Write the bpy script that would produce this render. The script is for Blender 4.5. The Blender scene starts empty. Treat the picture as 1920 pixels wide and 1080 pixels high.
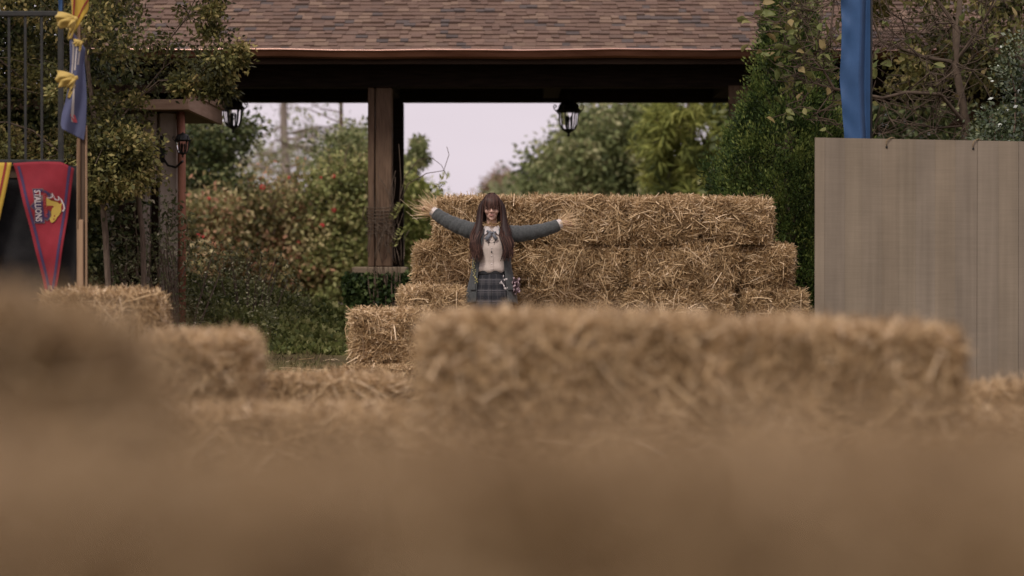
import bpy, math, random
import numpy as np
from mathutils import Vector, Matrix

# ------------------------------------------------------------------ camera, world, sun, exposure
scene = bpy.context.scene
C = scene.collection
FPX = 5040.0          # focal length in pixels of the 1920 wide photograph
CAM_H = 1.12
HORIZON = 480.0

cam_data = bpy.data.cameras.new('camera')
cam = bpy.data.objects.new('camera', cam_data)
C.objects.link(cam)
scene.camera = cam
cam.location = (0, 0, CAM_H)
cam.rotation_euler = (math.radians(90) - math.atan((540 - HORIZON) / FPX), 0, 0)
cam_data.sensor_width = 36
cam_data.lens = 36 * FPX / 1920
cam_data.clip_start = 0.1
cam_data.clip_end = 2000
cam_data.dof.use_dof = True
cam_data.dof.focus_distance = 24.1
cam_data.dof.aperture_fstop = 1.5
cam_data.dof.aperture_blades = 0

SUN_EL, SUN_AZ = math.radians(50), math.radians(-156)   # azimuth from +Y, clockwise seen from above
world = bpy.data.worlds.new('World')
scene.world = world
world.use_nodes = True
wn, wl = world.node_tree.nodes, world.node_tree.links
wn.clear()
w_out = wn.new('ShaderNodeOutputWorld')
w_bg = wn.new('ShaderNodeBackground')
w_sky = wn.new('ShaderNodeTexSky')
w_sky.sky_type = 'NISHITA'
w_sky.sun_disc = False
w_sky.sun_elevation = SUN_EL
w_sky.sun_rotation = SUN_AZ
w_sky.dust_density = 3.0
w_co = wn.new('ShaderNodeTexCoord')
w_map = wn.new('ShaderNodeMapping'); w_map.inputs['Scale'].default_value = (1, 1, 3.5)
w_noise = wn.new('ShaderNodeTexNoise'); w_noise.inputs['Scale'].default_value = 2.3; w_noise.inputs['Detail'].default_value = 5
w_ramp = wn.new('ShaderNodeValToRGB')
w_ramp.color_ramp.elements[0].position = 0.32; w_ramp.color_ramp.elements[0].color = (5.2, 4.5, 4.98, 1)
w_ramp.color_ramp.elements[1].position = 0.68; w_ramp.color_ramp.elements[1].color = (6.25, 5.55, 5.98, 1)
w_mix = wn.new('ShaderNodeMix'); w_mix.data_type = 'RGBA'; w_mix.inputs['Factor'].default_value = 0.93
wl.new(w_co.outputs['Generated'], w_map.inputs['Vector'])
wl.new(w_map.outputs['Vector'], w_noise.inputs['Vector'])
wl.new(w_noise.outputs['Fac'], w_ramp.inputs['Fac'])
wl.new(w_sky.outputs['Color'], w_mix.inputs['A'])
wl.new(w_ramp.outputs['Color'], w_mix.inputs['B'])
wl.new(w_mix.outputs['Result'], w_bg.inputs['Color'])
w_bg.inputs['Strength'].default_value = 0.1
wl.new(w_bg.outputs['Background'], w_out.inputs['Surface'])

sun_data = bpy.data.lights.new('sun', 'SUN')
sun = bpy.data.objects.new('sun', sun_data)
C.objects.link(sun)
sun_data.energy = 1.5
sun_data.angle = math.radians(14)
sun_data.color = (1.0, 0.93, 0.86)
sdir = Vector((math.sin(SUN_AZ) * math.cos(SUN_EL), math.cos(SUN_AZ) * math.cos(SUN_EL), math.sin(SUN_EL)))
sun.rotation_euler = sdir.to_track_quat('Z', 'Y').to_euler()
sun.location = (-10, -10, 30)

vs = scene.view_settings
vs.view_transform = 'Standard'; vs.look = 'None'; vs.exposure = 0.55; vs.gamma = 1.0; vs.use_curve_mapping = False
scene.render.engine = 'CYCLES'
cy = scene.cycles
cy.use_adaptive_sampling = True; cy.adaptive_threshold = 0.008
cy.max_bounces = 5; cy.diffuse_bounces = 3; cy.glossy_bounces = 3; cy.transmission_bounces = 4
cy.transparent_max_bounces = 8; cy.caustics_reflective = False; cy.caustics_refractive = False
cy.use_denoising = True

# ------------------------------------------------------------------ helpers
def X_(px, d): return (px - 960.0) * d / FPX
def Z_(py, d): return CAM_H - (py - HORIZON) * d / FPX
def P_(px, py, d): return np.array((X_(px, d), d, Z_(py, d)))

def sstep(a, b, t):
    t = np.clip((np.asarray(t, float) - a) / (b - a), 0, 1)
    return t * t * (3 - 2 * t)

def gz(x, y):
    return 0.12 * sstep(25.5, 29, y) + 0.12 * sstep(23.5, 26.3, y) * (1 - sstep(-2.1, -1.25, x)) * (1 - sstep(29, 31, y)) + 2.3 * sstep(52, 95, y)

def lin(r, g, b, k=1.0):
    f = lambda c: (c / 255 / 12.92) if c / 255 <= 0.04045 else ((c / 255 + 0.055) / 1.055) ** 2.4
    return (f(r) * k, f(g) * k, f(b) * k)

def wob(p, s, seed=0):
    """cheap smooth pseudo noise, about -1..1, for (N,3) points"""
    p = np.asarray(p, float) * s
    a = np.sin(p[..., 0] * 1.7 + p[..., 1] * 2.3 + seed * 1.3) * np.cos(p[..., 2] * 1.9 - p[..., 0] * 0.7 + seed)
    b = np.sin(p[..., 1] * 3.1 - p[..., 2] * 2.7 + seed * 2.1) * np.cos(p[..., 0] * 3.7 + seed * 0.7)
    c = np.sin(p[..., 2] * 5.3 + p[..., 0] * 4.1 + seed) * np.cos(p[..., 1] * 6.1 + seed * 3.3)
    return 0.5 * a + 0.33 * b + 0.2 * c

def unit(v):
    v = np.asarray(v, float)
    return v / (np.linalg.norm(v, axis=-1, keepdims=True) + 1e-12)

def fast_mesh(name, V, F, mat=None, tone=None, smooth=False, uv=None):
    V = np.ascontiguousarray(V, np.float32); F = np.ascontiguousarray(F, np.int32)
    me = bpy.data.meshes.new(name)
    me.vertices.add(len(V)); me.vertices.foreach_set('co', V.ravel())
    k = F.shape[1]
    me.loops.add(F.size); me.loops.foreach_set('vertex_index', F.ravel())
    me.polygons.add(len(F)); me.polygons.foreach_set('loop_start', np.arange(0, F.size, k, dtype=np.int32))
    if smooth: me.polygons.foreach_set('use_smooth', np.ones(len(F), bool))
    if uv is not None:
        l = me.uv_layers.new(name='UVMap'); l.data.foreach_set('uv', np.ascontiguousarray(np.asarray(uv, np.float32)[F.ravel()]).ravel())
    if tone is not None:
        a = me.attributes.new('tone', 'FLOAT', 'POINT'); a.data.foreach_set('value', np.ascontiguousarray(tone, np.float32))
    me.update(calc_edges=True)
    if mat is not None: me.materials.append(mat)
    return me

class MB:
    """collects verts and faces of ONE piece"""
    def __init__(s): s.v = []; s.f = []; s.t = []
    def add(s, vs_, fs, tone=0.5):
        o = len(s.v); s.v += [tuple(map(float, p)) for p in vs_]; s.f += [tuple(i + o for i in f) for f in fs]; s.t += [tone] * len(vs_); return s
    def box(s, x0, x1, y0, y1, z0, z1, tone=0.5):
        return s.add([(x0,y0,z0),(x1,y0,z0),(x1,y1,z0),(x0,y1,z0),(x0,y0,z1),(x1,y0,z1),(x1,y1,z1),(x0,y1,z1)],
                     [(0,3,2,1),(4,5,6,7),(0,1,5,4),(1,2,6,5),(2,3,7,6),(3,0,4,7)], tone)
    def cbox(s, x0, x1, y0, y1, z0, z1, b=0.006, tone=0.5):
        """box with chamfered vertical and horizontal edges"""
        vs_ = []
        for z, i in ((z0, b), (z0 + b, 0), (z1 - b, 0), (z1, b)):
            a0, a1, c0, c1 = x0 + i, x1 - i, y0 + i, y1 - i
            vs_ += [(a0 + b, c0, z), (a1 - b, c0, z), (a1, c0 + b, z), (a1, c1 - b, z), (a1 - b, c1, z), (a0 + b, c1, z), (a0, c1 - b, z), (a0, c0 + b, z)]
        fs = [tuple(range(7, -1, -1)), tuple(range(24, 32))]
        for r in range(3):
            for k in range(8): fs.append((r*8+k, r*8+(k+1)%8, r*8+8+(k+1)%8, r*8+8+k))
        return s.add(vs_, fs, tone)
    def tube(s, pts, rad, n=6, tone=0.5, cap=True):
        pts = np.asarray(pts, float); m = len(pts)
        rad = np.broadcast_to(np.asarray(rad, float), (m,))
        tan = np.gradient(pts, axis=0) if m > 1 else np.array([[0,0,1.]])
        tan = unit(tan)
        ref = np.array([0, 0, 1.0]) if abs(tan[0][2]) < 0.9 else np.array([1.0, 0, 0])
        vs_ = []
        u = unit(np.cross(tan[0], ref))
        for i in range(m):
            u = unit(u - tan[i] * np.dot(u, tan[i])); w = np.cross(tan[i], u)
            for k in range(n):
                a = 2 * math.pi * k / n
                vs_.append(pts[i] + rad[i] * (math.cos(a) * u + math.sin(a) * w))
        fs = []
        for i in range(m - 1):
            for k in range(n): fs.append((i*n+k, i*n+(k+1)%n, (i+1)*n+(k+1)%n, (i+1)*n+k))
        if cap: fs.append(tuple(range(n-1, -1, -1))); fs.append(tuple(range((m-1)*n, m*n)))
        return s.add(vs_, fs, tone)
    def lathe(s, prof, c=(0,0,0), n=12, tone=0.5, sx=1, sy=1):
        vs_ = []
        for r, z in prof:
            for k in range(n):
                a = 2 * math.pi * k / n
                vs_.append((c[0] + sx*r*math.cos(a), c[1] + sy*r*math.sin(a), c[2] + z))
        fs = []
        for i in range(len(prof) - 1):
            for k in range(n): fs.append((i*n+k, i*n+(k+1)%n, (i+1)*n+(k+1)%n, (i+1)*n+k))
        fs.append(tuple(range(n-1, -1, -1))); fs.append(tuple(range((len(prof)-1)*n, len(prof)*n)))
        return s.add(vs_, fs, tone)
    def ball(s, c, r, n=10, m=7, tone=0.5):
        r = np.broadcast_to(np.asarray(r, float), (3,))
        vs_ = []
        for i in range(m + 1):
            t = math.pi * (0.02 + 0.96 * i / m)
            for k in range(n):
                a = 2 * math.pi * k / n
                vs_.append((c[0] + r[0]*math.sin(t)*math.cos(a), c[1] + r[1]*math.sin(t)*math.sin(a), c[2] + r[2]*math.cos(t)))
        fs = [tuple(range(n)), tuple(range((m+1)*n-1, m*n-1, -1))]
        for i in range(m):
            for k in range(n): fs.append((i*n+k, (i+1)*n+k, (i+1)*n+(k+1)%n, i*n+(k+1)%n))
        return s.add(vs_, fs, tone)
    def prism(s, poly, y0, y1, tone=0.5):
        """polygon in x,z extruded along y"""
        n = len(poly)
        vs_ = [(x, y0, z) for x, z in poly] + [(x, y1, z) for x, z in poly]
        fs = [tuple(range(n)), tuple(range(2*n-1, n-1, -1))] + [(k, n+k, n+(k+1)%n, (k+1)%n) for k in range(n)]
        return s.add(vs_, fs, tone)
    def mesh(s, name, mat, smooth=False):
        me = bpy.data.meshes.new(name)
        me.from_pydata(s.v, [], s.f)
        if smooth: me.polygons.foreach_set('use_smooth', np.ones(len(me.polygons), bool))
        a = me.attributes.new('tone', 'FLOAT', 'POINT'); a.data.foreach_set('value', np.array(s.t, np.float32))
        if mat: me.materials.append(mat)
        me.update()
        return me

def tag(o, label=None, cat=None, group=None, kind=None):
    if label: o['label'] = label
    if cat: o['category'] = cat
    if group: o['group'] = group
    if kind: o['kind'] = kind
    return o

def thing(name, label, cat, loc=(0,0,0), group=None):
    o = bpy.data.objects.new(name, None); C.objects.link(o)
    o.location = tuple(float(c) for c in loc); o.empty_display_size = 0.1
    return tag(o, label, cat, group)

def root_of(o):
    v = Vector((0,0,0))
    while o is not None:
        v = v + o.location
        if o.parent is not None: v = v + o.matrix_parent_inverse.translation
        o = o.parent
    return v

def part(name, me, parent=None, world=True):
    """links a mesh; with world=True its coordinates are world ones (the parents carry translations only)"""
    o = bpy.data.objects.new(name, me); C.objects.link(o)
    if parent is not None:
        o.parent = parent
        if world: o.matrix_parent_inverse = Matrix.Translation(-root_of(parent))
    return o

def ob(name, mb, mat, parent=None, smooth=False):
    return part(name, mb.mesh(name, mat, smooth), parent)

def struct(name, me):
    o = bpy.data.objects.new(name, me); C.objects.link(o); o['kind'] = 'structure'; return o

# ------------------------------------------------------------------ materials
def nmat(name):
    m = bpy.data.materials.new(name); m.use_nodes = True
    nt = m.node_tree; nt.nodes.clear()
    out = nt.nodes.new('ShaderNodeOutputMaterial'); b = nt.nodes.new('ShaderNodeBsdfPrincipled')
    nt.links.new(b.outputs['BSDF'], out.inputs['Surface'])
    return m, nt, b, out

def noisemat(name, c1, c2, scale=8.0, rough=0.8, stretch=(1,1,1), bump=0.0, metallic=0.0, detail=6, lo=0.3, hi=0.7, spec=0.3, bscale=None, obj_random=0.0, sheen=0.0):
    m, nt, b, out = nmat(name)
    co = nt.nodes.new('ShaderNodeTexCoord'); mp = nt.nodes.new('ShaderNodeMapping'); mp.inputs['Scale'].default_value = stretch
    nz = nt.nodes.new('ShaderNodeTexNoise'); nz.inputs['Scale'].default_value = scale; nz.inputs['Detail'].default_value = detail
    rp = nt.nodes.new('ShaderNodeValToRGB')
    rp.color_ramp.elements[0].position = lo; rp.color_ramp.elements[0].color = (*c1, 1)
    rp.color_ramp.elements[1].position = hi; rp.color_ramp.elements[1].color = (*c2, 1)
    nt.links.new(co.outputs['Object'], mp.inputs['Vector']); nt.links.new(mp.outputs['Vector'], nz.inputs['Vector'])
    nt.links.new(nz.outputs['Fac'], rp.inputs['Fac'])
    last = rp.outputs['Color']
    if obj_random:
        oi = nt.nodes.new('ShaderNodeObjectInfo'); mr = nt.nodes.new('ShaderNodeMapRange')
        mr.inputs['To Min'].default_value = 1 - obj_random; mr.inputs['To Max'].default_value = 1 + obj_random
        hs = nt.nodes.new('ShaderNodeHueSaturation')
        nt.links.new(oi.outputs['Random'], mr.inputs['Value']); nt.links.new(mr.outputs['Result'], hs.inputs['Value'])
        nt.links.new(last, hs.inputs['Color']); last = hs.outputs['Color']
    nt.links.new(last, b.inputs['Base Color'])
    b.inputs['Roughness'].default_value = rough; b.inputs['Metallic'].default_value = metallic
    b.inputs['Specular IOR Level'].default_value = spec
    if sheen: b.inputs['Sheen Weight'].default_value = sheen
    if bump:
        bp = nt.nodes.new('ShaderNodeBump'); bp.inputs['Strength'].default_value = bump; bp.inputs['Distance'].default_value = 0.01
        n2 = nt.nodes.new('ShaderNodeTexNoise'); n2.inputs['Scale'].default_value = bscale or scale * 3; n2.inputs['Detail'].default_value = 5
        nt.links.new(mp.outputs['Vector'], n2.inputs['Vector']); nt.links.new(n2.outputs['Fac'], bp.inputs['Height'])
        nt.links.new(bp.outputs['Normal'], b.inputs['Normal'])
    return m

def tonemat(name, cols, rough=0.7, transl=0.0, spec=0.25, noise=0.0, pos=None):
    """colour per leaf or straw from the attribute 'tone'"""
    m, nt, b, out = nmat(name)
    at = nt.nodes.new('ShaderNodeAttribute'); at.attribute_name = 'tone'
    rp = nt.nodes.new('ShaderNodeValToRGB')
    el = rp.color_ramp.elements
    while len(el) < len(cols): el.new(0.5)
    for i, c in enumerate(cols):
        el[i].position = pos[i] if pos else i / (len(cols) - 1); el[i].color = (*c, 1)
    nt.links.new(at.outputs['Fac'], rp.inputs['Fac']); nt.links.new(rp.outputs['Color'], b.inputs['Base Color'])
    b.inputs['Roughness'].default_value = rough; b.inputs['Specular IOR Level'].default_value = spec
    if transl:
        tr = nt.nodes.new('ShaderNodeBsdfTranslucent'); mx = nt.nodes.new('ShaderNodeMixShader'); mx.inputs['Fac'].default_value = transl
        nt.links.new(rp.outputs['Color'], tr.inputs['Color'])
        nt.links.new(b.outputs['BSDF'], mx.inputs[1]); nt.links.new(tr.outputs['BSDF'], mx.inputs[2])
        nt.links.new(mx.outputs['Shader'], out.inputs['Surface'])
    return m

M = {}
M['straw'] = tonemat('straw', [(0.163,0.099,0.045), (0.398,0.262,0.127), (0.639,0.455,0.249), (0.864,0.673,0.449)], rough=0.55, transl=0.12, spec=0.35)
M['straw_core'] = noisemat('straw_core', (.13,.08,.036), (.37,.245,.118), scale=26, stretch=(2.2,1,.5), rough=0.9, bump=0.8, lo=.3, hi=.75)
M['twine'] = noisemat('twine', (.16,.11,.06), (.28,.2,.11), scale=60, rough=0.9)
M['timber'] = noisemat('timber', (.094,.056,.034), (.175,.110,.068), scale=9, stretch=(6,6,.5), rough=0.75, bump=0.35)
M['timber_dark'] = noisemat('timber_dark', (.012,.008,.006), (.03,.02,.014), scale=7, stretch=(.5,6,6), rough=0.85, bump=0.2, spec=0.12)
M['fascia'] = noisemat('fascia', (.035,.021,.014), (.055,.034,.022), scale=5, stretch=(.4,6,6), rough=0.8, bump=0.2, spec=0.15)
M['copper'] = noisemat('copper', (.17,.075,.046), (.29,.14,.09), scale=3, stretch=(.7,4,4), rough=0.36, metallic=0.85, spec=0.5, bump=0.05)
M['shingle'] = []
for c in ((.160,.104,.079), (.175,.115,.086), (.196,.133,.096), (.148,.100,.078), (.100,.080,.072)):
    M['shingle'].append(noisemat('shingle', tuple(k*.8 for k in c), tuple(k*1.15 for k in c), scale=90, rough=0.95, bump=0.5, spec=0.1, obj_random=0.12))
M['roof_felt'] = noisemat('roof_felt', (.03,.022,.018), (.05,.04,.033), scale=12, rough=0.95)
M['iron'] = noisemat('iron', (.008,.008,.008), (.018,.016,.015), scale=25, rough=0.5, bump=0.1, spec=0.4)
M['rail'] = noisemat('rail', (.018,.018,.016), (.035,.034,.03), scale=18, rough=0.55, bump=0.1, spec=0.3)
M['stone'] = noisemat('stone', (.20,.15,.115), (.36,.285,.225), scale=9, rough=0.92, bump=0.7)
M['stucco'] = noisemat('stucco', (.36,.285,.23), (.54,.45,.375), scale=5, rough=0.95, bump=0.6, stretch=(1,1,.6))
M['brick'] = noisemat('brick', (.13,.075,.05), (.2,.12,.085), scale=14, rough=0.95, bump=0.6)
M['cap'] = noisemat('cap', (.16,.115,.075), (.24,.185,.125), scale=7, rough=0.9, bump=0.4)
M['bark'] = noisemat('bark', (.075,.052,.036), (.17,.125,.09), scale=16, stretch=(3,3,.6), rough=0.95, bump=0.8)
M['bark_pale'] = noisemat('bark_pale', (.22,.18,.145), (.36,.30,.25), scale=10, stretch=(3,3,.5), rough=0.95, bump=0.5)
M['bark_red'] = noisemat('bark_red', (.10,.065,.045), (.17,.12,.085), scale=10, stretch=(3,3,.5), rough=0.95, bump=0.5)
M['twig'] = noisemat('twig', (.12,.082,.055), (.22,.16,.115), scale=18, rough=0.9)
M['ground'] = noisemat('ground', (.085,.062,.034), (.135,.115,.052), scale=1.7, rough=1.0, bump=0.8, bscale=40, detail=10, spec=0.05)
M['lf_tree'] = tonemat('leaf_olive_brown', [(0.036,0.038,0.013), (0.098,0.097,0.028), (0.199,0.183,0.057), (0.377,0.292,0.113)], rough=0.6, transl=0.25)
M['lf_ivy'] = tonemat('leaf_ivy', [(0.045,0.061,0.016), (0.121,0.143,0.040), (0.223,0.232,0.074), (0.384,0.363,0.151)], rough=0.55, transl=0.2)
M['lf_grey'] = tonemat('leaf_small_grey', [(0.048,0.061,0.024), (0.122,0.130,0.054), (0.243,0.238,0.122), (0.647,0.581,0.404)], rough=0.5, transl=0.15, pos=[0,.4,.8,1])
M['lf_rose'] = tonemat('leaf_rose', [(0.102,0.098,0.040), (0.241,0.218,0.084), (0.394,0.324,0.147), (0.475,0.204,0.133), (0.612,0.519,0.283)], rough=0.6, transl=0.3, pos=[0,.35,.65,.84,1])
M['lf_arbor'] = tonemat('leaf_arborvitae', [(0.016,0.031,0.008), (0.047,0.079,0.017), (0.108,0.148,0.030), (0.202,0.230,0.055)], rough=0.65, transl=0.15)
M['lf_magnolia'] = tonemat('leaf_magnolia', [(.085,.105,.03), (.145,.165,.05), (.22,.225,.08), (.30,.205,.09)], rough=0.5, transl=0.3)
M['lf_holly'] = tonemat('leaf_holly', [(0.014,0.025,0.010), (0.034,0.053,0.020), (0.070,0.091,0.038), (0.140,0.161,0.084)], rough=0.3, transl=0.08, spec=0.6)
M['lf_olive'] = tonemat('leaf_background', [(0.067,0.083,0.031), (0.163,0.192,0.073), (0.278,0.298,0.125), (0.422,0.394,0.211)], rough=0.7, transl=0.3)
M['lf_pine'] = tonemat('needle_pine', [(0.037,0.053,0.015), (0.156,0.180,0.043), (0.303,0.318,0.078), (0.459,0.455,0.130)], rough=0.7, transl=0.3)
M['lf_green'] = tonemat('leaf_bright', [(0.078,0.095,0.024), (0.190,0.216,0.052), (0.319,0.328,0.095), (0.448,0.431,0.172)], rough=0.7, transl=0.35)
M['lf_pale'] = tonemat('leaf_pale', [(0.143,0.150,0.077), (0.231,0.250,0.118), (0.319,0.325,0.175), (0.396,0.388,0.241)], rough=0.8, transl=0.3)
M['lf_redtree'] = tonemat('leaf_russet', [(0.240,0.160,0.108), (0.336,0.228,0.151), (0.420,0.296,0.216)], rough=0.8, transl=0.3)
M['grass'] = tonemat('grass_blade', [(0.060,0.054,0.022), (0.108,0.102,0.036), (0.168,0.138,0.060), (0.264,0.192,0.102)], rough=0.8, transl=0.2)
M['rose_red'] = noisemat('rose_red', (.38,.02,.03), (.55,.045,.05), scale=20, rough=0.6)
M['glass'] = None
m, nt, b, out = nmat('lantern_glass'); b.inputs['Base Color'].default_value = (.9,.88,.86,1); b.inputs['Roughness'].default_value = 0.05
b.inputs['Transmission Weight'].default_value = 1.0; b.inputs['IOR'].default_value = 1.05; M['glass'] = m
M['porch'] = noisemat('porch_wood', (.27,.17,.115), (.37,.25,.175), scale=6, stretch=(.5,.5,5), rough=0.8, bump=0.2)
M['copper_dull'] = noisemat('copper_dull', (.30,.12,.075), (.40,.18,.115), scale=8, rough=0.6, stretch=(1,1,.4))
M['candle'] = noisemat('candle', (.3,.27,.24), (.42,.38,.34), scale=20, rough=0.6)
M['lf_green_dark'] = tonemat('leaf_plinth_ivy', [(0.022,0.043,0.013), (0.057,0.090,0.026), (0.114,0.155,0.049), (0.195,0.227,0.081)], rough=0.5, transl=0.2)
M['lf_green_mix'] = tonemat('leaf_green_mix', [(0.082,0.092,0.031), (0.196,0.217,0.069), (0.332,0.332,0.121), (0.457,0.383,0.181)], rough=0.6, transl=0.3)
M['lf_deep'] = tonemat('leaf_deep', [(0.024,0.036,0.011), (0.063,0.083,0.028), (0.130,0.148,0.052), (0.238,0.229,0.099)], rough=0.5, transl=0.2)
M['twig_mag'] = noisemat('twig_magnolia', (.062,.044,.030), (.115,.082,.056), scale=14, rough=0.9)
M['twine_pale'] = noisemat('twine_pale', (.3,.23,.17), (.4,.32,.25), scale=60, rough=0.9)
M['eye_white'] = noisemat('eye_white', (.5,.46,.44), (.58,.54,.52), scale=20, rough=0.3)
M['iris'] = noisemat('iris', (.03,.022,.018), (.05,.035,.028), scale=60, rough=0.2)
M['skin_lid'] = noisemat('skin_lid', (.36,.21,.16), (.42,.25,.2), scale=30, rough=0.55)
M['metal_dark'] = noisemat('metal_dark', (.08,.075,.07), (.15,.14,.13), scale=30, rough=0.4, metallic=.7)
M['lf_stem'] = noisemat('stem_green', (.10,.11,.04), (.15,.16,.07), scale=30, rough=0.8)
M['copper_lip'] = noisemat('copper_lip', (.62,.36,.27), (.78,.50,.40), scale=2, stretch=(1,4,4), rough=0.28, metallic=1.0)
M['straw_old'] = tonemat('straw_old', [(0.104,0.062,0.027), (0.253,0.163,0.077), (0.413,0.286,0.153), (0.569,0.437,0.273)], rough=0.6, transl=0.1, spec=0.3)  # darker copy of the straw, foreground shade put into its colour

# ------------------------------------------------------------------ foliage and wood generators
def leaf_geo(Pb, D, L, W, rng, fold=0.12):
    """N leaves: base, side, tip, side. Pb (N,3), D unit tips"""
    n = len(Pb)
    L = np.broadcast_to(np.asarray(L, float), (n,))[:, None]; W = np.broadcast_to(np.asarray(W, float), (n,))[:, None]
    r = unit(rng.normal(size=(n, 3))); S = unit(np.cross(D, r)); U = np.cross(S, D)
    mid = Pb + 0.45 * L * D + U * L * fold * rng.uniform(-1, 1, (n, 1))
    V = np.stack([Pb, mid + 0.5 * W * S, Pb + L * D, mid - 0.5 * W * S], 1).reshape(-1, 3)
    return V, np.arange(4 * n).reshape(n, 4)

def cluster_leaves(centres, n_per, spread, L, W, rng, droop=0.3, tone_c=0.25, squash=0.75):
    centres = np.asarray(centres, float); k = len(centres)
    spread = np.broadcast_to(np.asarray(spread, float), (k,))
    idx = np.repeat(np.arange(k), n_per)
    off = rng.normal(size=(len(idx), 3)) * spread[idx][:, None] * np.array([1, 1, squash])
    Pb = centres[idx] + off
    D = unit(unit(off) * 0.7 + rng.normal(size=off.shape) * 0.75 + np.array([0, 0, -droop]))
    Ls = L * rng.uniform(0.65, 1.3, len(idx)); Ws = W * rng.uniform(0.7, 1.25, len(idx))
    ct = rng.normal(size=k) * tone_c
    tone = np.clip(0.45 + ct[idx] + rng.normal(size=len(idx)) * 0.22, 0, 1)
    V, F = leaf_geo(Pb, D, Ls, Ws, rng)
    return V, F, np.repeat(tone, 4)

def skeleton(base_pts, targets, rng, r_tip=0.006, r_trunk=0.09, wander=0.12, bias=0.55):
    """joins targets to a trunk polyline: returns list of polylines with radii (trunk first)"""
    base_pts = [np.array(p, float) for p in base_pts]
    nodes = list(base_pts); parent = [-1] + list(range(len(base_pts) - 1))
    plen = [0.0]
    for i in range(1, len(nodes)): plen.append(plen[-1] + np.linalg.norm(nodes[i] - nodes[i-1]))
    nb = len(nodes)
    targets = np.asarray(targets, float)
    order = np.argsort(np.linalg.norm(targets - base_pts[-1], axis=1))
    first = max(1, nb // 2)
    for t in targets[order]:
        A = np.array(nodes[first:]); cost = np.linalg.norm(A - t, axis=1) + bias * np.array(plen[first:])
        j = first + int(np.argmin(cost)); a = nodes[j]; dist = np.linalg.norm(t - a)
        m = max(1, int(dist / 0.25))
        prev = j
        for s in range(1, m + 1):
            q = a + (t - a) * s / m
            if s < m: q = q + rng.normal(size=3) * wander * min(dist, 1) * 0.35 + np.array([0, 0, 0.10 * dist * math.sin(math.pi * s / m)])
            nodes.append(q); parent.append(prev); plen.append(plen[prev] + dist / m); prev = len(nodes) - 1
    n = len(nodes); load = np.zeros(n)
    kids = [[] for _ in range(n)]
    for i in range(n):
        if parent[i] >= 0: kids[parent[i]].append(i)
    for i in range(n - 1, -1, -1):
        if not kids[i]: load[i] += 1
        if parent[i] >= 0: load[parent[i]] += load[i]
    rad = r_tip * np.maximum(load, 1) ** 0.5
    k = min(1.0, r_trunk / rad[0]) if rad[0] > r_trunk else 1.0
    rad = np.maximum(rad * k, r_tip * 0.8)
    for i in range(nb): rad[i] = max(rad[i], r_trunk * (1 - 0.45 * i / max(1, nb - 1)))
    lines = [([nodes[i] for i in range(nb)], [rad[i] for i in range(nb)])]
    used = set(range(1, nb))
    for i in range(nb, n):
        if i in used: continue
        pl, rl = [nodes[parent[i]]], [min(rad[parent[i]], rad[i] * 1.25)]
        j = i
        while True:
            pl.append(nodes[j]); rl.append(rad[j]); used.add(j)
            nx = [c for c in kids[j] if c not in used]
            if not nx: break
            j = max(nx, key=lambda c: load[c])
        lines.append((pl, rl))
    return lines

def wood(root, lines, mat, n_trunk=9, n_br=5):
    t = MB(); t.tube(lines[0][0], lines[0][1], n_trunk); ob('trunk', t, mat, root, True)
    b = MB()
    for p, r in lines[1:]: b.tube(p, r, n_br, cap=False)
    if len(lines) > 1: ob('branches', b, mat, root, True)

def crown(root, V, F, tone, mat, name='crown'):
    return part(name, fast_mesh(name, V, F, mat, tone), root)

def tree(name, label, cat, base, trunk, clusters, leafmat, bark, rng, n_per=60, spread=0.16, L=0.05, W=0.025, r_trunk=0.08, r_tip=0.005, group=None, droop=0.3, skel_every=1, squash=.75):
    root = thing(name, label, cat, base, group)
    lines = skeleton(trunk, np.asarray(clusters)[::skel_every], rng, r_tip, r_trunk)
    wood(root, lines, bark)
    V, F, T = cluster_leaves(clusters, n_per, spread, L, W, rng, droop, squash=squash)
    crown(root, V, F, T, leafmat)
    return root

def inside(poly, x, y):
    poly = np.asarray(poly, float); c = np.zeros(len(x), bool); j = len(poly) - 1
    for i in range(len(poly)):
        xi, yi = poly[i]; xj, yj = poly[j]
        c ^= ((yi > y) != (yj > y)) & (x < (xj - xi) * (y - yi) / (yj - yi + 1e-9) + xi); j = i
    return c

def px_clusters(poly, n, d0, d1, rng):
    """cluster centres inside an outline seen from the photograph, spread through the depth d0..d1"""
    poly = np.asarray(poly, float); out = np.zeros((0, 3))
    lo, hi = poly.min(0), poly.max(0)
    while len(out) < n:
        q = rng.uniform(lo, hi, (n * 3, 2)); q = q[inside(poly, q[:, 0], q[:, 1])]
        d = rng.uniform(d0, d1, len(q))
        dm = (d0 + d1) / 2
        out = np.vstack([out, np.stack([(q[:, 0] - 960) * dm / FPX, d, CAM_H - (q[:, 1] - HORIZON) * dm / FPX], 1)])
    return out[:n]

# ------------------------------------------------------------------ ground
def build_ground():
    ys = np.concatenate([np.linspace(-40, 0, 9), np.linspace(2, 60, 59), np.linspace(64, 130, 23), np.linspace(150, 900, 12)])
    xs = np.concatenate([np.linspace(-600, -60, 10), np.linspace(-50, 50, 51), np.linspace(60, 600, 10)])
    Xg, Yg = np.meshgrid(xs, ys)
    Zg = gz(Xg, Yg) + 0.012 * wob(np.stack([Xg, Yg, 0 * Xg], -1), 1.3, 2)
    V = np.stack([Xg, Yg, Zg], -1).reshape(-1, 3)
    nx = len(xs); i = np.arange(len(ys) - 1)[:, None] * nx + np.arange(nx - 1)[None]
    F = np.stack([i, i + 1, i + nx + 1, i + nx], -1).reshape(-1, 4)
    struct('ground', fast_mesh('ground', V, F, M['ground'], smooth=True))
build_ground()

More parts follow.
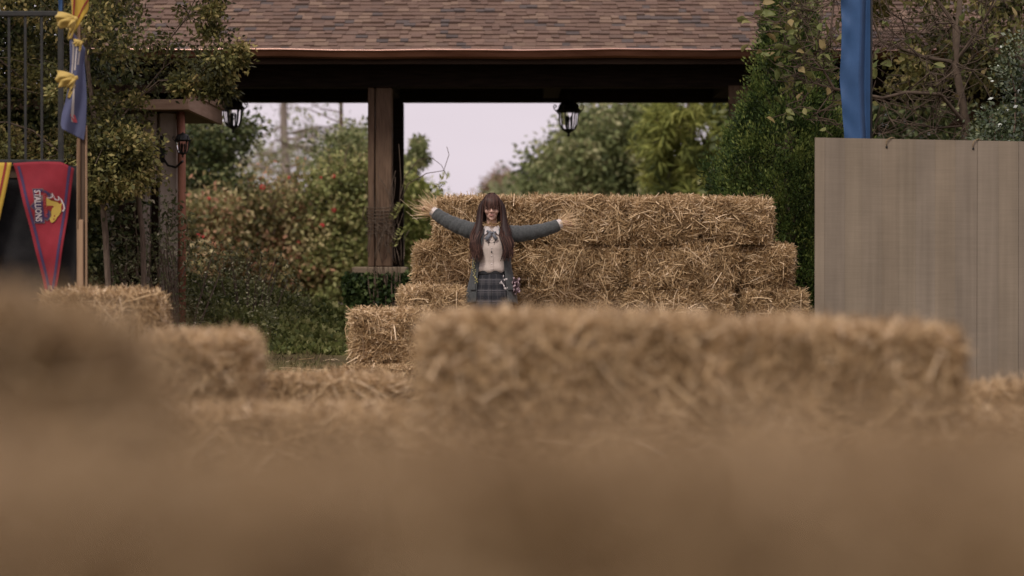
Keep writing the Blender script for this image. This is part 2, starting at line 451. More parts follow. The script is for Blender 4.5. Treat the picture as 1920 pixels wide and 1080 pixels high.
def blades(n, x0, x1, y0, y1, h, w, rng, lie=0.25):
    Pb = np.stack([rng.uniform(x0, x1, n), rng.uniform(y0, y1, n), np.zeros(n)], 1)
    Pb[:, 2] = gz(Pb[:, 0], Pb[:, 1]) - 0.015
    D = unit(np.stack([rng.normal(size=n) * lie, rng.normal(size=n) * lie, np.ones(n)], 1))
    V, F = leaf_geo(Pb, D, h * rng.uniform(.4, 1.3, n), w, rng)
    return V, F, np.repeat(np.clip(rng.normal(.5, .22, n) + .35 * wob(Pb, 1.1, 5), 0, 1), 4)
rng = np.random.default_rng(11)
V, F, T = blades(42000, -7, 6, 22.5, 33, 0.075, 0.011, rng, .45)
g = part('grass', fast_mesh('grass', V, F, M['grass'], T)); tag(g, 'short dry brownish green lawn grass around the bales', 'grass', kind='stuff')

# ------------------------------------------------------------------ timber pavilion with shingled roof
DF = 30.0           # distance of the front posts
DR = 33.3           # rear posts
Z_BEAM = 3.0
PX0, PX1 = X_(120, DF), X_(2350, DF)
pav = thing('pavilion', 'dark timber pavilion with brown shingled roof and copper gutter behind the bale stack', 'pavilion', (0, DF, 0))
Y_EAVE, Z_EAVE, PITCH = 29.35, 3.37, math.radians(22)
Y_RIDGE = DF + (DR - DF) / 2 + 0.35
Z_RIDGE = Z_EAVE + (Y_RIDGE - Y_EAVE) * math.tan(PITCH)
# beams
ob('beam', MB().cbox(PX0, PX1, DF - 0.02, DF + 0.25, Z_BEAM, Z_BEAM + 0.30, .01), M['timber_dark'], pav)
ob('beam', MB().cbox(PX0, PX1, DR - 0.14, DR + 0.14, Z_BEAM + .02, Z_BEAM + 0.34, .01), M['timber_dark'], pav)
for px in (390, 712, 1040, 1392, 1720, 2080):
    x = X_(px, DF)
    ob('cross_beam', MB().cbox(x - .1, x + .1, DF + .26, DR - .15, Z_BEAM + .06, Z_BEAM + .3, .01), M['timber_dark'], pav)
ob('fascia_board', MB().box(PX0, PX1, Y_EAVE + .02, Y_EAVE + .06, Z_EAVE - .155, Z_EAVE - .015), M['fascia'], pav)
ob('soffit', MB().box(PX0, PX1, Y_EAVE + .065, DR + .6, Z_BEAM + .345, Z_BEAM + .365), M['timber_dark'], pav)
# roof deck (front and rear slope, one closed prism)
Z_EB = Z_EAVE - 0.012
mbk = MB()
prof = [(Y_EAVE, Z_EB), (Y_RIDGE, Z_RIDGE - .012), (2 * Y_RIDGE - Y_EAVE, Z_EB), (2 * Y_RIDGE - Y_EAVE, Z_EB - .03), (Y_RIDGE, Z_RIDGE - .06), (Y_EAVE, Z_EB - .03)]
mbk.add([(PX0, y, z) for y, z in prof] + [(PX1, y, z) for y, z in prof],
        [(5,4,3,2,1,0), (6,7,8,9,10,11)] + [(k, (k+1) % 6, 6 + (k+1) % 6, 6 + k) for k in range(6)])
roof = ob('roof', mbk, M['roof_felt'], pav)
for x in (PX0 + .02, PX1 - .06):
    gb = MB(); gb.add([(x, Y_EAVE + .1, Z_BEAM + .37), (x, 2*Y_RIDGE - Y_EAVE - .1, Z_BEAM + .37), (x, Y_RIDGE, Z_RIDGE - .07),
            (x+.04, Y_EAVE + .1, Z_BEAM + .37), (x+.04, 2*Y_RIDGE - Y_EAVE - .1, Z_BEAM + .37), (x+.04, Y_RIDGE, Z_RIDGE - .07)],
           [(0,1,2), (5,4,3), (0,3,4,1), (1,4,5,2), (2,5,3,0)])
    ob('gable_board', gb, M['fascia'], pav)
# shingles: tabs of uneven width, courses lapped
EXPO = 0.142
rnd = random.Random(5)
cp, sp = math.cos(PITCH), math.sin(PITCH)
tab_meshes = {}
def tab_mesh(wq, tq, k):
    key = (wq, tq, k)
    if key not in tab_meshes:
        w, t, l = wq, tq, EXPO * 1.25
        # local: x along the eave, y up the slope, z off the roof; thick butt at the lower edge
        mb_ = MB(); mb_.add([(0,0,0.001),(w,0,0.001),(w,l,0.001),(0,l,0.001),(0,0,t),(w,0,t),(w,l,.003),(0,l,.003)],
                            [(0,3,2,1),(4,5,6,7),(0,1,5,4),(1,2,6,5),(2,3,7,6),(3,0,4,7)])
        tab_meshes[key] = mb_.mesh('shingle', M['shingle'][k])
    return tab_meshes[key]
ncourse = int((Y_RIDGE - Y_EAVE) / cp / EXPO)
rest = [MB() for _ in M['shingle']]
n_parts = 0
for c in range(ncourse):
    s = c * EXPO - 0.02
    x = PX0 + rnd.uniform(-.1, 0)
    while x < PX1:
        w = rnd.choice((.085, .10, .115, .13, .15)); t = rnd.choice((.012, .017, .024))
        k = rnd.choices(range(5), (30, 28, 18, 14, 13))[0]
        lift = 0.003 + rnd.choice((0, .004, .008))
        y, z = Y_EAVE + s * cp - lift * sp, Z_EAVE - .012 + s * sp + lift * cp
        px = 960 + (x + w / 2) / y * FPX
        if 318 < px < 1442 and c < 7 and n_parts < 300:
            o = bpy.data.objects.new('shingle', tab_mesh(w, t, k)); C.objects.link(o); o.parent = roof
            o.matrix_parent_inverse = Matrix.Translation(-root_of(roof))
            o.location = (x, y, z); o.rotation_euler = (PITCH, 0, 0); n_parts += 1
        else:
            l = EXPO * 1.25
            q = lambda a, b_, h: (x + a, y + b_ * cp - h * sp, z + b_ * sp + h * cp)
            rest[k].add([q(0,0,.001),q(w,0,.001),q(w,l,.001),q(0,l,.001),q(0,0,t),q(w,0,t),q(w,l,.003),q(0,l,.003)],
                        [(4,5,6,7),(0,1,5,4),(1,2,6,5),(3,0,4,7)])
        x += w + .002
for k, r_ in enumerate(rest):
    o = ob('shingle_field', r_, M['shingle'][k], roof); o['kind'] = 'stuff'
# copper gutter: rounded open trough with a rolled lip
gp = [(0.0, .03), (-.005, -.045), (-.03, -.068), (-.07, -.072), (-.098, -.052), (-.108, -.01), (-.112, .018), (-.122, .024), (-.124, .014), (-.114, .008), (-.1, -.046), (-.069, -.064), (-.031, -.06), (-.011, -.04), (-.006, .03)]
gm = MB(); n = len(gp); xs = np.linspace(PX0, PX1, 27); vs_ = []
for i, x in enumerate(xs):
    sag = 0.006 * math.sin(i * 1.7) + 0.004 * math.sin(i * .6)
    vs_ += [(x, Y_EAVE + .015 + a, Z_EAVE - .028 + b_ + sag) for a, b_ in gp]
gm.add(vs_, [(i*n+k, i*n+(k+1) % n, (i+1)*n+(k+1) % n, (i+1)*n+k) for i in range(len(xs)-1) for k in range(n)])
gut = ob('gutter', gm, M['copper'], pav)
ob('gutter_lip', MB().tube([(x, Y_EAVE - .106, Z_EAVE - .008 + .006 * math.sin(i * 1.7) + .004 * math.sin(i * .6)) for i, x in enumerate(np.linspace(PX0, PX1, 27))], .0105, 6), M['copper_lip'], gut, True)
for i in range(1, 18):
    x = PX0 + i * (PX1 - PX0) / 18
    ob('gutter_strap', MB().box(x - .01, x + .01, Y_EAVE - .109, Y_EAVE + .014, Z_EAVE - .018, Z_EAVE - .012), M['copper'], gut)
# posts on plinths
def post(px0, px1, d, split=None, plinth=True, cap_px=None):
    x0, x1 = X_(px0, d), X_(px1, d)
    g0 = float(gz(0, d)); zp = 1.0 if plinth else g0
    w = x1 - x0
    if split:
        xs_ = X_(split, d)
        p = ob('post', MB().cbox(xs_ + .006, x1, d, d + w, zp, Z_BEAM - .003, .012), M['timber'], pav)
        ob('post_board', MB().cbox(x0, xs_ - .006, d - .012, d + w - .01, zp, Z_BEAM - .003, .01), M['timber'], p)
    else:
        p = ob('post', MB().cbox(x0, x1, d, d + w, zp, Z_BEAM - .003, .012), M['timber'], pav)
    if plinth:
        q0, q1 = x0 - .17, x1 + .17
        pl = ob('plinth', MB().box(q0 + .05, q1 - .05, d - .12, d + w + .12, g0 - .1, zp - .115), M['brick'], pav)
        ob('plinth_cap', MB().cbox(q0, q1, d - .17, d + w + .17, zp - .115, zp - .002, .012), M['cap'], pl)
        # brick courses, proud of the mortar core
        bh, bw = .075, .215
        nrow = int((zp - .115 - g0) / (bh + .01))
        bm_f = MB().box(0, bw, -.012, .03, 0, bh).mesh('brick', M['brick'])
        for r_ in range(nrow):
            xx = q0 + .055 - (bw / 2 if r_ % 2 else 0)
            while xx < q1 - .06:
                a, b_ = max(xx, q0 + .052), min(xx + bw, q1 - .052)
                if b_ - a > .05:
                    o = bpy.data.objects.new('brick', bm_f); C.objects.link(o); o.parent = pl
                    o.matrix_parent_inverse = Matrix.Translation(-root_of(pl))
                    o.location = (a, d - .12, g0 + .005 + r_ * (bh + .01)); o.scale = ((b_ - a) / bw, 1, 1)
                xx += bw + .012
    # corbel block under the beam
    cb = MB(); cb.cbox(x0 - .03, x1 + .03, d - .035, d - .022, Z_BEAM - .19, Z_BEAM + .02, .004)
    if not split: ob('post_collar', cb, M['timber'], p)
    return p
post(690, 735, DF, split=703)
post(1370, 1415, DF)
post(1372 + 660, 1417 + 660, DF)
for xc in (X_(712, DF), X_(1404, DR), X_(2000, DR)):
    x0, x1 = xc - .135, xc + .135
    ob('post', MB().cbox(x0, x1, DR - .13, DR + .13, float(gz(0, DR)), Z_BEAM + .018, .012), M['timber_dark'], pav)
# knee brace seen through the magnolia on the right
xb = X_(1818, DR)
kb = MB(); kb.add([(xb-.3, DR-.06, 2.72), (xb-.12, DR-.06, 2.72), (xb+.38, DR-.06, 3.0), (xb+.38, DR-.06, 3.2), (xb-.3, DR+.06, 2.72), (xb-.12, DR+.06, 2.72), (xb+.38, DR+.06, 3.0), (xb+.38, DR+.06, 3.2)][:8],
                  [(0,1,2,3), (7,6,5,4), (0,4,5,1), (1,5,6,2), (2,6,7,3), (3,7,4,0)])
ob('knee_brace', kb, M['timber'], pav)

# ------------------------------------------------------------------ lanterns
def lantern(label, x, y, ztop, s=1.0, hang=True, group='iron lanterns', zk=.74):
    L_ = thing('lantern', label, 'lantern', (x, y, ztop - .62 * s * zk), group)
    c = (x, y, ztop - .62 * s * zk)
    q = lambda pr: [(r * s, z * s * zk) for r, z in pr]
    ob('finial', MB().lathe(q([(.002, 0), (.016, .02), (.022, .035), (.01, .05), (.03, .075), (.075, .11), (.082, .125), (.07, .13)]), c, 12), M['iron'], L_, True)
    ob('dome', MB().lathe(q([(.135, .405), (.15, .42), (.15, .44), (.125, .47), (.118, .52), (.09, .56), (.05, .585), (.018, .60), (.012, .62)]), c, 12), M['iron'], L_, True)
    ob('pane', MB().lathe(q([(.074, .13), (.098, .2), (.108, .3), (.112, .405)]), c, 8), M['glass'], L_)
    for k in range(6):
        a = 2 * math.pi * k / 6 + .15
        pts = [(c[0] + r*s*math.cos(a), c[1] + r*s*math.sin(a), c[2] + z*s*zk) for r, z in ((.078, .125), (.102, .2), (.113, .3), (.12, .41))]
        rb = ob('rib', MB().tube(pts, .0085*s, 5), M['iron'], L_)
        # scroll at the shoulder
        sc = [(c[0] + (r*s)*math.cos(a), c[1] + (r*s)*math.sin(a), c[2] + z*s*zk) for r, z in ((.12, .37), (.15, .42), (.178, .46), (.186, .5), (.172, .525), (.152, .515), (.15, .49), (.163, .482), (.168, .495))]
        ob('scroll', MB().tube(sc, .007*s, 5), M['iron'], rb)
    for k in range(3):
        a = 2 * math.pi * k / 3 + .4
        ob('candle', MB().lathe(q([(.011, .13), (.011, .25), (.017, .262), (.012, .27), (.017, .30), (.006, .35)]), (c[0] + .03*s*math.cos(a), c[1] + .03*s*math.sin(a), c[2]), 7), M['candle'], L_)
    if hang:
        ob('stem', MB().tube([(x, y, ztop - .01), (x, y, ztop + .08)], .012*s, 6), M['iron'], L_)
    return L_
lantern('black iron lantern hanging from the beam above the straw stack', X_(1066, 32.6), 32.6, Z_(257, 32.6) + .62 * .74 * 1.0, 1.0)
lantern('black iron lantern hanging left of the post, beside the porch canopy', X_(437, 31.2), 31.2, Z_(250, 31.2) + .62 * .74 * .92, .92)

# ------------------------------------------------------------------ stone building with porch canopy at left
bld = thing('stone_building', 'pale stone building with brown porch canopy half hidden behind the left tree', 'building', (-4.8, 29, .1))
D0 = 27.0
xr = X_(355, D0)
zc = Z_(206, D0)
ob('canopy_fascia', MB().cbox(xr - 3.6, xr, D0, D0 + .06, zc, zc + .105, .006), M['porch'], bld)
sd = ob('canopy_side', MB().box(xr - .045, xr, D0 + .062, D0 + 3.1, zc, zc + .16), M['porch'], bld)
ob('canopy_trim', MB().box(xr - .05, xr + .02, D0 - .02, D0 + 3.1, zc + .163, zc + .26), M['porch'], bld)
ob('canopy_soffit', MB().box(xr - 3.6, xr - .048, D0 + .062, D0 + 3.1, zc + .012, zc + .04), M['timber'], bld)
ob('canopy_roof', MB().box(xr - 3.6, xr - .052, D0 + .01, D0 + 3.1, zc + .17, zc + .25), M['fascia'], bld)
DW = 27.75
xw = X_(337, DW)
g0 = .1
# wall with two dark openings: piers and lintel band as one wall piece each
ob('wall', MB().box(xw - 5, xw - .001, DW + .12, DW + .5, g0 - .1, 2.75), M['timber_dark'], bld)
for a, b_ in ((300, 337), (266, 282), (196, 214)):
    ob('pier', MB().cbox(X_(a, DW), X_(b_, DW), DW - .12 if b_ > 300 else DW - .05, DW + .118, g0 - .1, 2.6, .02), M['stucco'], bld)
ob('lintel', MB().cbox(xw - 1.1, xw - .22, DW - .1, DW + .117, 1.85, 2.6, .02), M['stucco'], bld)
for i, (a, b_) in enumerate(((215, 264), (284, 298))):
    d_ = ob('door', MB().box(X_(a, DW), X_(b_, DW), DW + .06, DW + .115, g0, 1.84), M['fascia'], bld)
    ob('door_rail', MB().box(X_(a, DW) + .01, X_(b_, DW) - .01, DW + .045, DW + .058, .95, 1.05), M['timber'], d_)
ob('downspout', MB().tube([(X_(341, DW-.2), DW - .2, g0), (X_(341, DW-.2), DW - .2, 2.2), (X_(339, DW-.15), DW - .15, 2.6)], .042, 8), M['copper_dull'], bld, True)
wlant = lantern('small wall lantern on a scroll arm beside the rusty downspout', X_(343, DW - .55), DW - .55, Z_(248, DW - .55), .56, hang=False)
arm = [P_(px, py, DW - .55 + t) for px, py, t in ((343, 302, 0), (330, 314, .1), (315, 310, .25), (306, 296, .38), (306, 280, .42))]
ob('arm', MB().tube(arm, .012, 6), M['iron'], wlant)
ob('back_plate', MB().box(X_(301, DW-.14), X_(309, DW-.14), DW - .16, DW - .125, Z_(305, DW-.14), Z_(255, DW-.14)), M['iron'], wlant)

# low stone edging beyond the post
edg = thing('stone_edging', 'low pale stone edging at the foot of the rose hedge', 'edging', (X_(600, 32), 32, .12))
rnd = random.Random(8)
x = X_(430, 32)
while x < X_(672, 32):
    w = rnd.uniform(.22, .42)
    ob('stone', MB().cbox(x, x + w - .012, 31.9 + rnd.uniform(-.02, .02), 32.25, .1, .56 + rnd.uniform(-.025, .02), .02), M['stone'], edg)
    x += w

# ------------------------------------------------------------------ vegetation
rng = np.random.default_rng(3)
# -- left tree: fine leaves, olive brown, hanging in front of the roof
poly_l = [(-500, -450), (330, -450), (425, -60), (418, 40), (452, 100), (436, 140), (400, 185), (372, 205), (325, 250), (296, 300), (250, 335), (190, 350), (150, 330), (-60, 330), (-500, 300)]
cl = px_clusters(poly_l, 430, 24.6, 26.3, rng)
drop = (cl[:, 0] > X_(225, 25.4)) & (cl[:, 0] < X_(420, 25.4)) & (cl[:, 2] > Z_(95, 25.4)) & (cl[:, 2] < Z_(-60, 25.4)) & (rng.random(len(cl)) < .62)
cl = cl[~drop]
cpx, cpy = 960 + cl[:, 0] / 25.4 * FPX, HORIZON - (cl[:, 2] - CAM_H) / 25.4 * FPX
gap = ((cpx > 252) & (cpx < 440) & (cpy > 172) & (cpy < 268)) | ((cpx > 262) & (cpx < 360) & (cpy > 235))
cl = np.vstack([cl[~gap], px_clusters([(165, 240), (262, 245), (262, 330), (240, 352), (168, 372)], 55, 25.0, 26.0, rng)])
rim = np.array([P_(px, py, 25.2) for px, py in ((448, 104), (440, 112), (425, 120), (410, 165), (420, 172), (395, 60), (400, 20), (385, 172), (425, 140), (360, 160), (340, 165), (268, 300), (255, 330))])
tr_ = [(X_(205, 25.6), 25.6, .02), (X_(204, 25.6), 25.6, .7), (X_(199, 25.6), 25.55, 1.35), (X_(185, 25.5), 25.5, 2.0), (X_(170, 25.4), 25.4, 2.7), (X_(150, 25.4), 25.4, 3.5)]
T1 = tree('broadleaf_tree', 'tall small leaved olive brown tree hanging over the roof corner at left', 'tree', (X_(205, 25.6), 25.6, 0), tr_,
          np.vstack([cl, rim, rim + rng.normal(size=rim.shape) * .06]), M['lf_tree'], M['bark'], rng, n_per=160, spread=np.concatenate([rng.uniform(.055, .13, len(cl)), np.full(len(rim) * 2, .05)]), L=.055, W=.03, r_trunk=.03, r_tip=.004)
ob('trunk', MB().tube([(X_(268, 25.8), 25.8, 0), (X_(270, 25.8), 25.8, .8), (X_(266, 25.75), 25.8, 1.35), (X_(252, 25.7), 25.85, 1.8), (X_(205, 25.5), 25.8, 2.4)], [.03, .028, .026, .024, .018], 9), M['bark'], T1, True)

# -- grey green small leaved shrub bed at left (three shrubs) and ivy in front of it
def mound_leaves(n, f_h, x0, x1, y0, y1, L, W, rng, depth=.25, lift=.3, tone_s=1.6, cut=None):
    Pb = np.stack([rng.uniform(x0, x1, n), rng.uniform(y0, y1, n), np.zeros(n)], 1)
    h = f_h(Pb[:, 0], Pb[:, 1]); keep = h > 0.02; Pb, h = Pb[keep], h[keep]
    e = .05
    nx = -(f_h(Pb[:, 0] + e, Pb[:, 1]) - h) / e; ny = -(f_h(Pb[:, 0], Pb[:, 1] + e) - h) / e
    N = unit(np.stack([nx, ny, np.ones(len(h))], 1))
    steep = np.sqrt(nx ** 2 + ny ** 2 + 1); k = rng.random(len(h)) < steep / steep.max(); 
    Pb, h, N = Pb[k], h[k], N[k]
    dep = rng.random(len(h)) ** 2.2 * depth
    Pb[:, 2] = gz(Pb[:, 0], Pb[:, 1]) + np.maximum(h - dep, .005) + .03 * wob(Pb, 9, 3)
    D = unit(N * lift + rng.normal(size=Pb.shape) * .6)
    V, F = leaf_geo(Pb, D, L * rng.uniform(.6, 1.35, len(h)), W * rng.uniform(.7, 1.3, len(h)), rng)
    tone = np.clip(.47 + .25 * wob(Pb, tone_s, 7) + rng.normal(size=len(h)) * .22, 0, 1)
    return V, F, np.repeat(tone, 4)

def bump_h(cx, cy, rx, ry, H, p=2.0, seed=0):
    def f(x, y):
        r2 = ((x - cx) / rx) ** 2 + ((y - cy) / ry) ** 2
        q = np.stack([x, y, 0 * x], -1)
        return H * np.sqrt(np.clip(1 - r2, 0, 1)) ** (2 / p) * (1 + .12 * wob(q, 3.3, seed)) + .05 * wob(q, 8, seed + 2) - .03
    return f

def shrub(label, px, d, rx, ry, H, mat, n, L, W, group, seed=0, depth=.3, name='shrub', stem=True):
    cx = X_(px, d); root = thing(name, label, 'shrub', (cx, d, float(gz(cx, d))), group)
    f = bump_h(cx, d, rx, ry, H, 2.6, seed)
    V, F, T = mound_leaves(n, f, cx - rx, cx + rx, d - ry, d + ry, L, W, rng, depth)
    crown(root, V, F, T, mat, 'foliage')
    if stem:
        b_ = MB()
        for k in range(14):
            a = rng.uniform(0, 6.28); r = rng.uniform(.2, .75)
            tx, ty = cx + rx * r * math.cos(a), d + ry * r * math.sin(a)
            hh = float(f(np.array([tx]), np.array([ty]))[0]) * .92
            b_.tube([(cx + .1 * math.cos(a), d + .1 * math.sin(a), 0), ((cx + tx) / 2, (d + ty) / 2, hh * .55), (tx, ty, float(gz(tx, ty)) + hh)], [.018, .012, .005], 5)
        ob('stems', b_, M['bark'], root)
    return root

GS = 'grey green shrubs under the left tree'
shrub('grey green shrub spreading under the left tree near the wooden post', 205, 26.95, .95, .75, 1.05, M['lf_grey'], 15000, .034, .02, GS, 1)
shrub('broad grey green shrub in the middle of the bed, in front of the piers', 335, 27.0, 1.0, .75, 1.2, M['lf_grey'], 17000, .034, .02, GS, 4)
shrub('rounded grey green shrub at the right end of the bed by the rose hedge', 462, 28.3, .72, .7, 1.0, M['lf_grey'], 12000, .034, .02, GS, 7)
def ivy_h(x, y):
    a = sstep(26.4, 27.6, y + .25 * np.sin(x * 2.1)) * (1 - sstep(30.0, 31.5, y))
    xr_ = (x - X_(160, 28)) / (X_(700, 28) - X_(160, 28))
    slope = .62 - .45 * np.clip(xr_, 0, 1)
    q = np.stack([x, y, 0 * x], -1)
    return a * slope * sstep(26.2, 29.6, y) * 1.15 * (1 + .3 * wob(q, 2.2, 2)) * (1 - sstep(.93, 1.06, xr_)) + a * .06
V, F, T = mound_leaves(60000, ivy_h, X_(100, 28), X_(720, 28), 26.3, 31.2, .058, .05, rng, .08, .9, 1.3)
o = part('ivy_ground_cover', fast_mesh('ivy_ground_cover', V, F, M['lf_ivy'], T)); tag(o, 'green ivy covering the slope below the shrubs left of the pavilion post', 'ivy', kind='stuff')
# young shoots in front of the piers
sh_ = thing('sapling', 'leafy young shoots rising in front of the stone piers under the left tree', 'plant', (X_(275, 27.2), 27.2, .1))
st = MB(); pts = []
for px, top, lean in ((252, 352, 8), (282, 345, -12), (300, 372, 25), (322, 380, -6), (238, 400, -14), (345, 405, 10), (210, 390, 5)):
    a, b_ = P_(px, 520, 27.1), P_(px + lean, top, 27.1)
    q = [a + (b_ - a) * t + np.array([.03 * math.sin(t * 5 + px), 0, 0]) for t in np.linspace(0, 1, 9)]
    st.tube(q, np.linspace(.008, .003, 9), 5); pts += q[2:]
ob('stems', st, M['twig'], sh_)
V, F, T = cluster_leaves(pts, 16, .05, .06, .028, rng); crown(sh_, V, F, T, M['lf_grey'], 'leaves')

# ivy hiding the brick plinth of the front post
piv = thing('plinth_ivy', 'dark green ivy climbing over the brick plinth of the pavilion post', 'ivy', (X_(712, 29.7), 29.7, .12))
n = 6500
xx = rng.uniform(X_(648, 29.7), X_(772, 29.7), n); zz = rng.uniform(.1, .93, n)
e = np.abs((xx - X_(712, 29.7)) / .37)
yy = 29.84 - rng.random(n) * .16 * (1.1 - .5 * e) - .1 * (1 - zz) * rng.random(n)
side = rng.random(n) < .25
xx = np.where(side, X_(712, 29.7) + np.sign(rng.normal(size=n)) * rng.uniform(.33, .41, n), xx); yy = np.where(side, rng.uniform(29.8, 30.3, n), yy)
k = rng.random(n) < np.clip(1.15 - .35 * (zz > .84), 0, 1)
Pb = np.stack([xx, yy, zz], 1)[k]
V, F = leaf_geo(Pb, unit(rng.normal(size=Pb.shape) * .6 + np.array([0, -.5, -.35])), .06 * rng.uniform(.6, 1.3, len(Pb)), .05, rng)
crown(piv, V, F, np.repeat(np.clip(.3 + .25 * wob(Pb, 5, 3) + rng.normal(size=len(Pb)) * .2, 0, 1), 4), M['lf_green_dark'], 'leaves')
st = MB()
for i in range(16):
    x = rng.uniform(X_(690, 29.7), X_(752, 29.7)); z0 = rng.uniform(.2, .8)
    st.tube([(x + .02 * math.sin(i + t * 3), 29.68 + .02 * math.sin(t * 5 + i), z0 + t * (1.0 - z0)) for t in np.linspace(0, 1, 6)], .006, 4)
ob('stems', st, M['twig'], piv)

# bare climbing vine on the post
vine = thing('climbing_vine', 'bare brown climbing vine winding up the pavilion post', 'vine', (X_(720, 29.8), 29.8, 1.0))
vm = MB()
for i in range(26):
    px = rng.uniform(692, 756); ang = rng.normal() * 14
    y0, y1 = rng.uniform(430, 500), rng.uniform(330, 440)
    pts = []
    for t in np.linspace(0, 1, 8):
        p = P_(px + ang * t + 6 * math.sin(4 * t + i), y0 + (y1 - y0) * t, 29.95 if px < 737 else 29.9)
        p[1] = 29.93 - .05 * abs(math.sin(3 * t + i)); pts.append(p)
    vm.tube(pts, np.linspace(.006, .003, 8) * rng.uniform(.6, 1.2), 4)
for pl in ([(745, 420), (750, 370), (760, 330), (785, 300), (810, 296), (828, 310), (838, 330)], [(750, 380), (765, 345), (800, 325), (832, 320), (842, 290), (838, 275)], [(748, 400), (752, 340), (750, 300), (748, 270)],
           [(740, 430), (735, 380), (720, 345), (705, 325)], [(745, 410), (730, 360), (742, 320)], [(690, 420), (680, 405), (683, 390), (692, 385)]):
    q = [P_(a, b_, 29.9) for a, b_ in pl]; vm.tube(q, np.linspace(.006, .003, len(q)), 4)
for k in range(9):   # coils round the post
    zc_ = Z_(390 + k * 6, 30); x0, x1 = X_(688, 30), X_(737, 30); t = rng.normal() * .01
    vm.tube([(x0, 30.1, zc_), (x0 - .004, 29.97, zc_ + t), ((x0 + x1) / 2, 29.962, zc_ - t), (x1 + .01, 29.97, zc_ + t), (x1 + .012, 30.1, zc_)], .006, 4)
ob('stems', vm, M['bark'], vine, True)
lv = []; ld = []
for (a, b_, c_, d_) in ((735, 412, 752, 384), (738, 462, 755, 428)):
    for t in np.linspace(0, 1, 9):
        p = P_(a + (c_ - a) * t, b_ + (d_ - b_) * t, 29.86)
        for s_ in (-1, 1): lv.append(p); ld.append((s_ * .8, -.3, .45))
for a, b_ in ((828, 345), (822, 355), (832, 338), (815, 362), (770, 335), (762, 350)):
    for s_ in range(4): lv.append(P_(a, b_, 29.9) + rng.normal(size=3) * .02); ld.append(rng.normal(size=3))
V, F = leaf_geo(np.array(lv), unit(np.array(ld)), .062, .028, rng)
crown(vine, V, F, np.repeat(rng.uniform(.5, 1, len(lv)), 4), M['lf_ivy'], 'leaves')

# -- rose hedge beyond the pavilion: several bushes
GR = 'rose bushes beyond the pavilion'
def wisps(root, pts, d, mat):
    w_ = MB(); q_ = []
    for a, b_, c_, e_ in pts:
        p0, p1 = P_(a, b_, d), P_(c_, e_, d)
        q = [p0 + (p1 - p0) * t + np.array([.05 * math.sin(t * 4 + a), 0, 0]) for t in np.linspace(0, 1, 7)]
        w_.tube(q, np.linspace(.010, .004, 7), 4); q_ += q[2:]
    ob('shoots', w_, M['twig'], root)
    V, F, T = cluster_leaves(q_, 9, .07, .075, .045, rng); crown(root, V, F, T, mat, 'shoot_leaves')
def rose_bush(label, poly, d0, d1, ncl, n_per, px, mat, flowers, group=GR, L=.085, W=.055, cat='bush', name='rose_bush', spr=.17):
    d = (d0 + d1) / 2; root = thing(name, label, cat, (X_(px, d), d, float(gz(0, d))), group)
    cl = px_clusters(poly, ncl, d0, d1, rng)
    g_ = float(gz(0, d)); x = X_(px, d)
    lines = skeleton([(x, d, g_), (x, d, g_ + .3), (x + .05, d, g_ + .6)], cl[::3], rng, .005, .03, .2, .25)
    b_ = MB()
    for p, r in lines: b_.tube(p, r, 4, cap=False)
    ob('stems', b_, M['twig'], root)
    V, F, T = cluster_leaves(cl, n_per, rng.uniform(.6, 1.2, len(cl)) * spr, L, W, rng); crown(root, V, F, T, mat, 'foliage')
    for fx, fy, r in flowers:
        p = P_(fx, fy, d0 - .1)
        mb_ = MB()
        for k in range(7):
            a = k * 2.4; q = p + r * .3 * np.array([math.cos(a), -.3 + .1 * k, math.sin(a)])
            mb_.ball(q, (r * .22, r * .15, r * .22), 7, 4)
        ob('rose_bloom', mb_, M['rose_red'], root, True)
    return root
rb1 = rose_bush('tall rose bush with red blooms and reddish leaves between the shrub bed and the post',
          [(430, 440), (455, 400), (475, 372), (500, 350), (520, 362), (545, 345), (575, 352), (600, 362), (612, 420), (618, 560), (470, 580), (430, 520)], 39.4, 41.2, 165, 85, 520, M['lf_rose'],
          [(493, 352, .09), (541, 333, .05), (560, 455, .04)])
rb2 = rose_bush('green rose bush with red blooms right beside the pavilion post',
          [(600, 365), (612, 330), (630, 322), (645, 300), (660, 310), (700, 305), (705, 560), (612, 575), (600, 470)], 39.2, 40.6, 120, 85, 655, M['lf_green_mix'],
          [(625, 331, .07), (626, 394, .07), (604, 423, .07), (602, 333, .04)])
rose_bush('brownish rose bush at the left, under the hanging lantern',
          [(335, 470), (340, 420), (350, 385), (390, 372), (430, 375), (445, 400), (440, 520), (400, 560), (335, 540)], 38.6, 40, 100, 95, 390, M['lf_rose'],
          [(372, 441, .05), (381, 444, .045), (392, 372, .05), (403, 455, .035)])
wisps(rb1, [(470, 400, 455, 318), (505, 380, 500, 300), (540, 390, 560, 305), (580, 390, 572, 322), (520, 390, 530, 330), (450, 420, 436, 350)], 39.6, M['lf_rose'])
wisps(rb2, [(620, 360, 610, 288), (650, 350, 655, 262), (675, 350, 682, 270), (640, 350, 628, 296)], 39.4, M['lf_green_mix'])
# leafy branch tree behind the lantern at left
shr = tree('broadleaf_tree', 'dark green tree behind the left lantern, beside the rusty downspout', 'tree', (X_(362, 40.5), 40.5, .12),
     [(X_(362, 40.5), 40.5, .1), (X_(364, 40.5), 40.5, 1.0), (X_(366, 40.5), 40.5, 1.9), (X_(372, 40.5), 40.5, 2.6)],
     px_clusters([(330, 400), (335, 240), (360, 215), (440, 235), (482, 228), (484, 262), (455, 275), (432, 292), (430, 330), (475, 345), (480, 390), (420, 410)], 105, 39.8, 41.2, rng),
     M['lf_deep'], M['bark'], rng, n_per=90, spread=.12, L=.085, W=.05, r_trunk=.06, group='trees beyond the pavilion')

GT = 'trees beyond the pavilion'
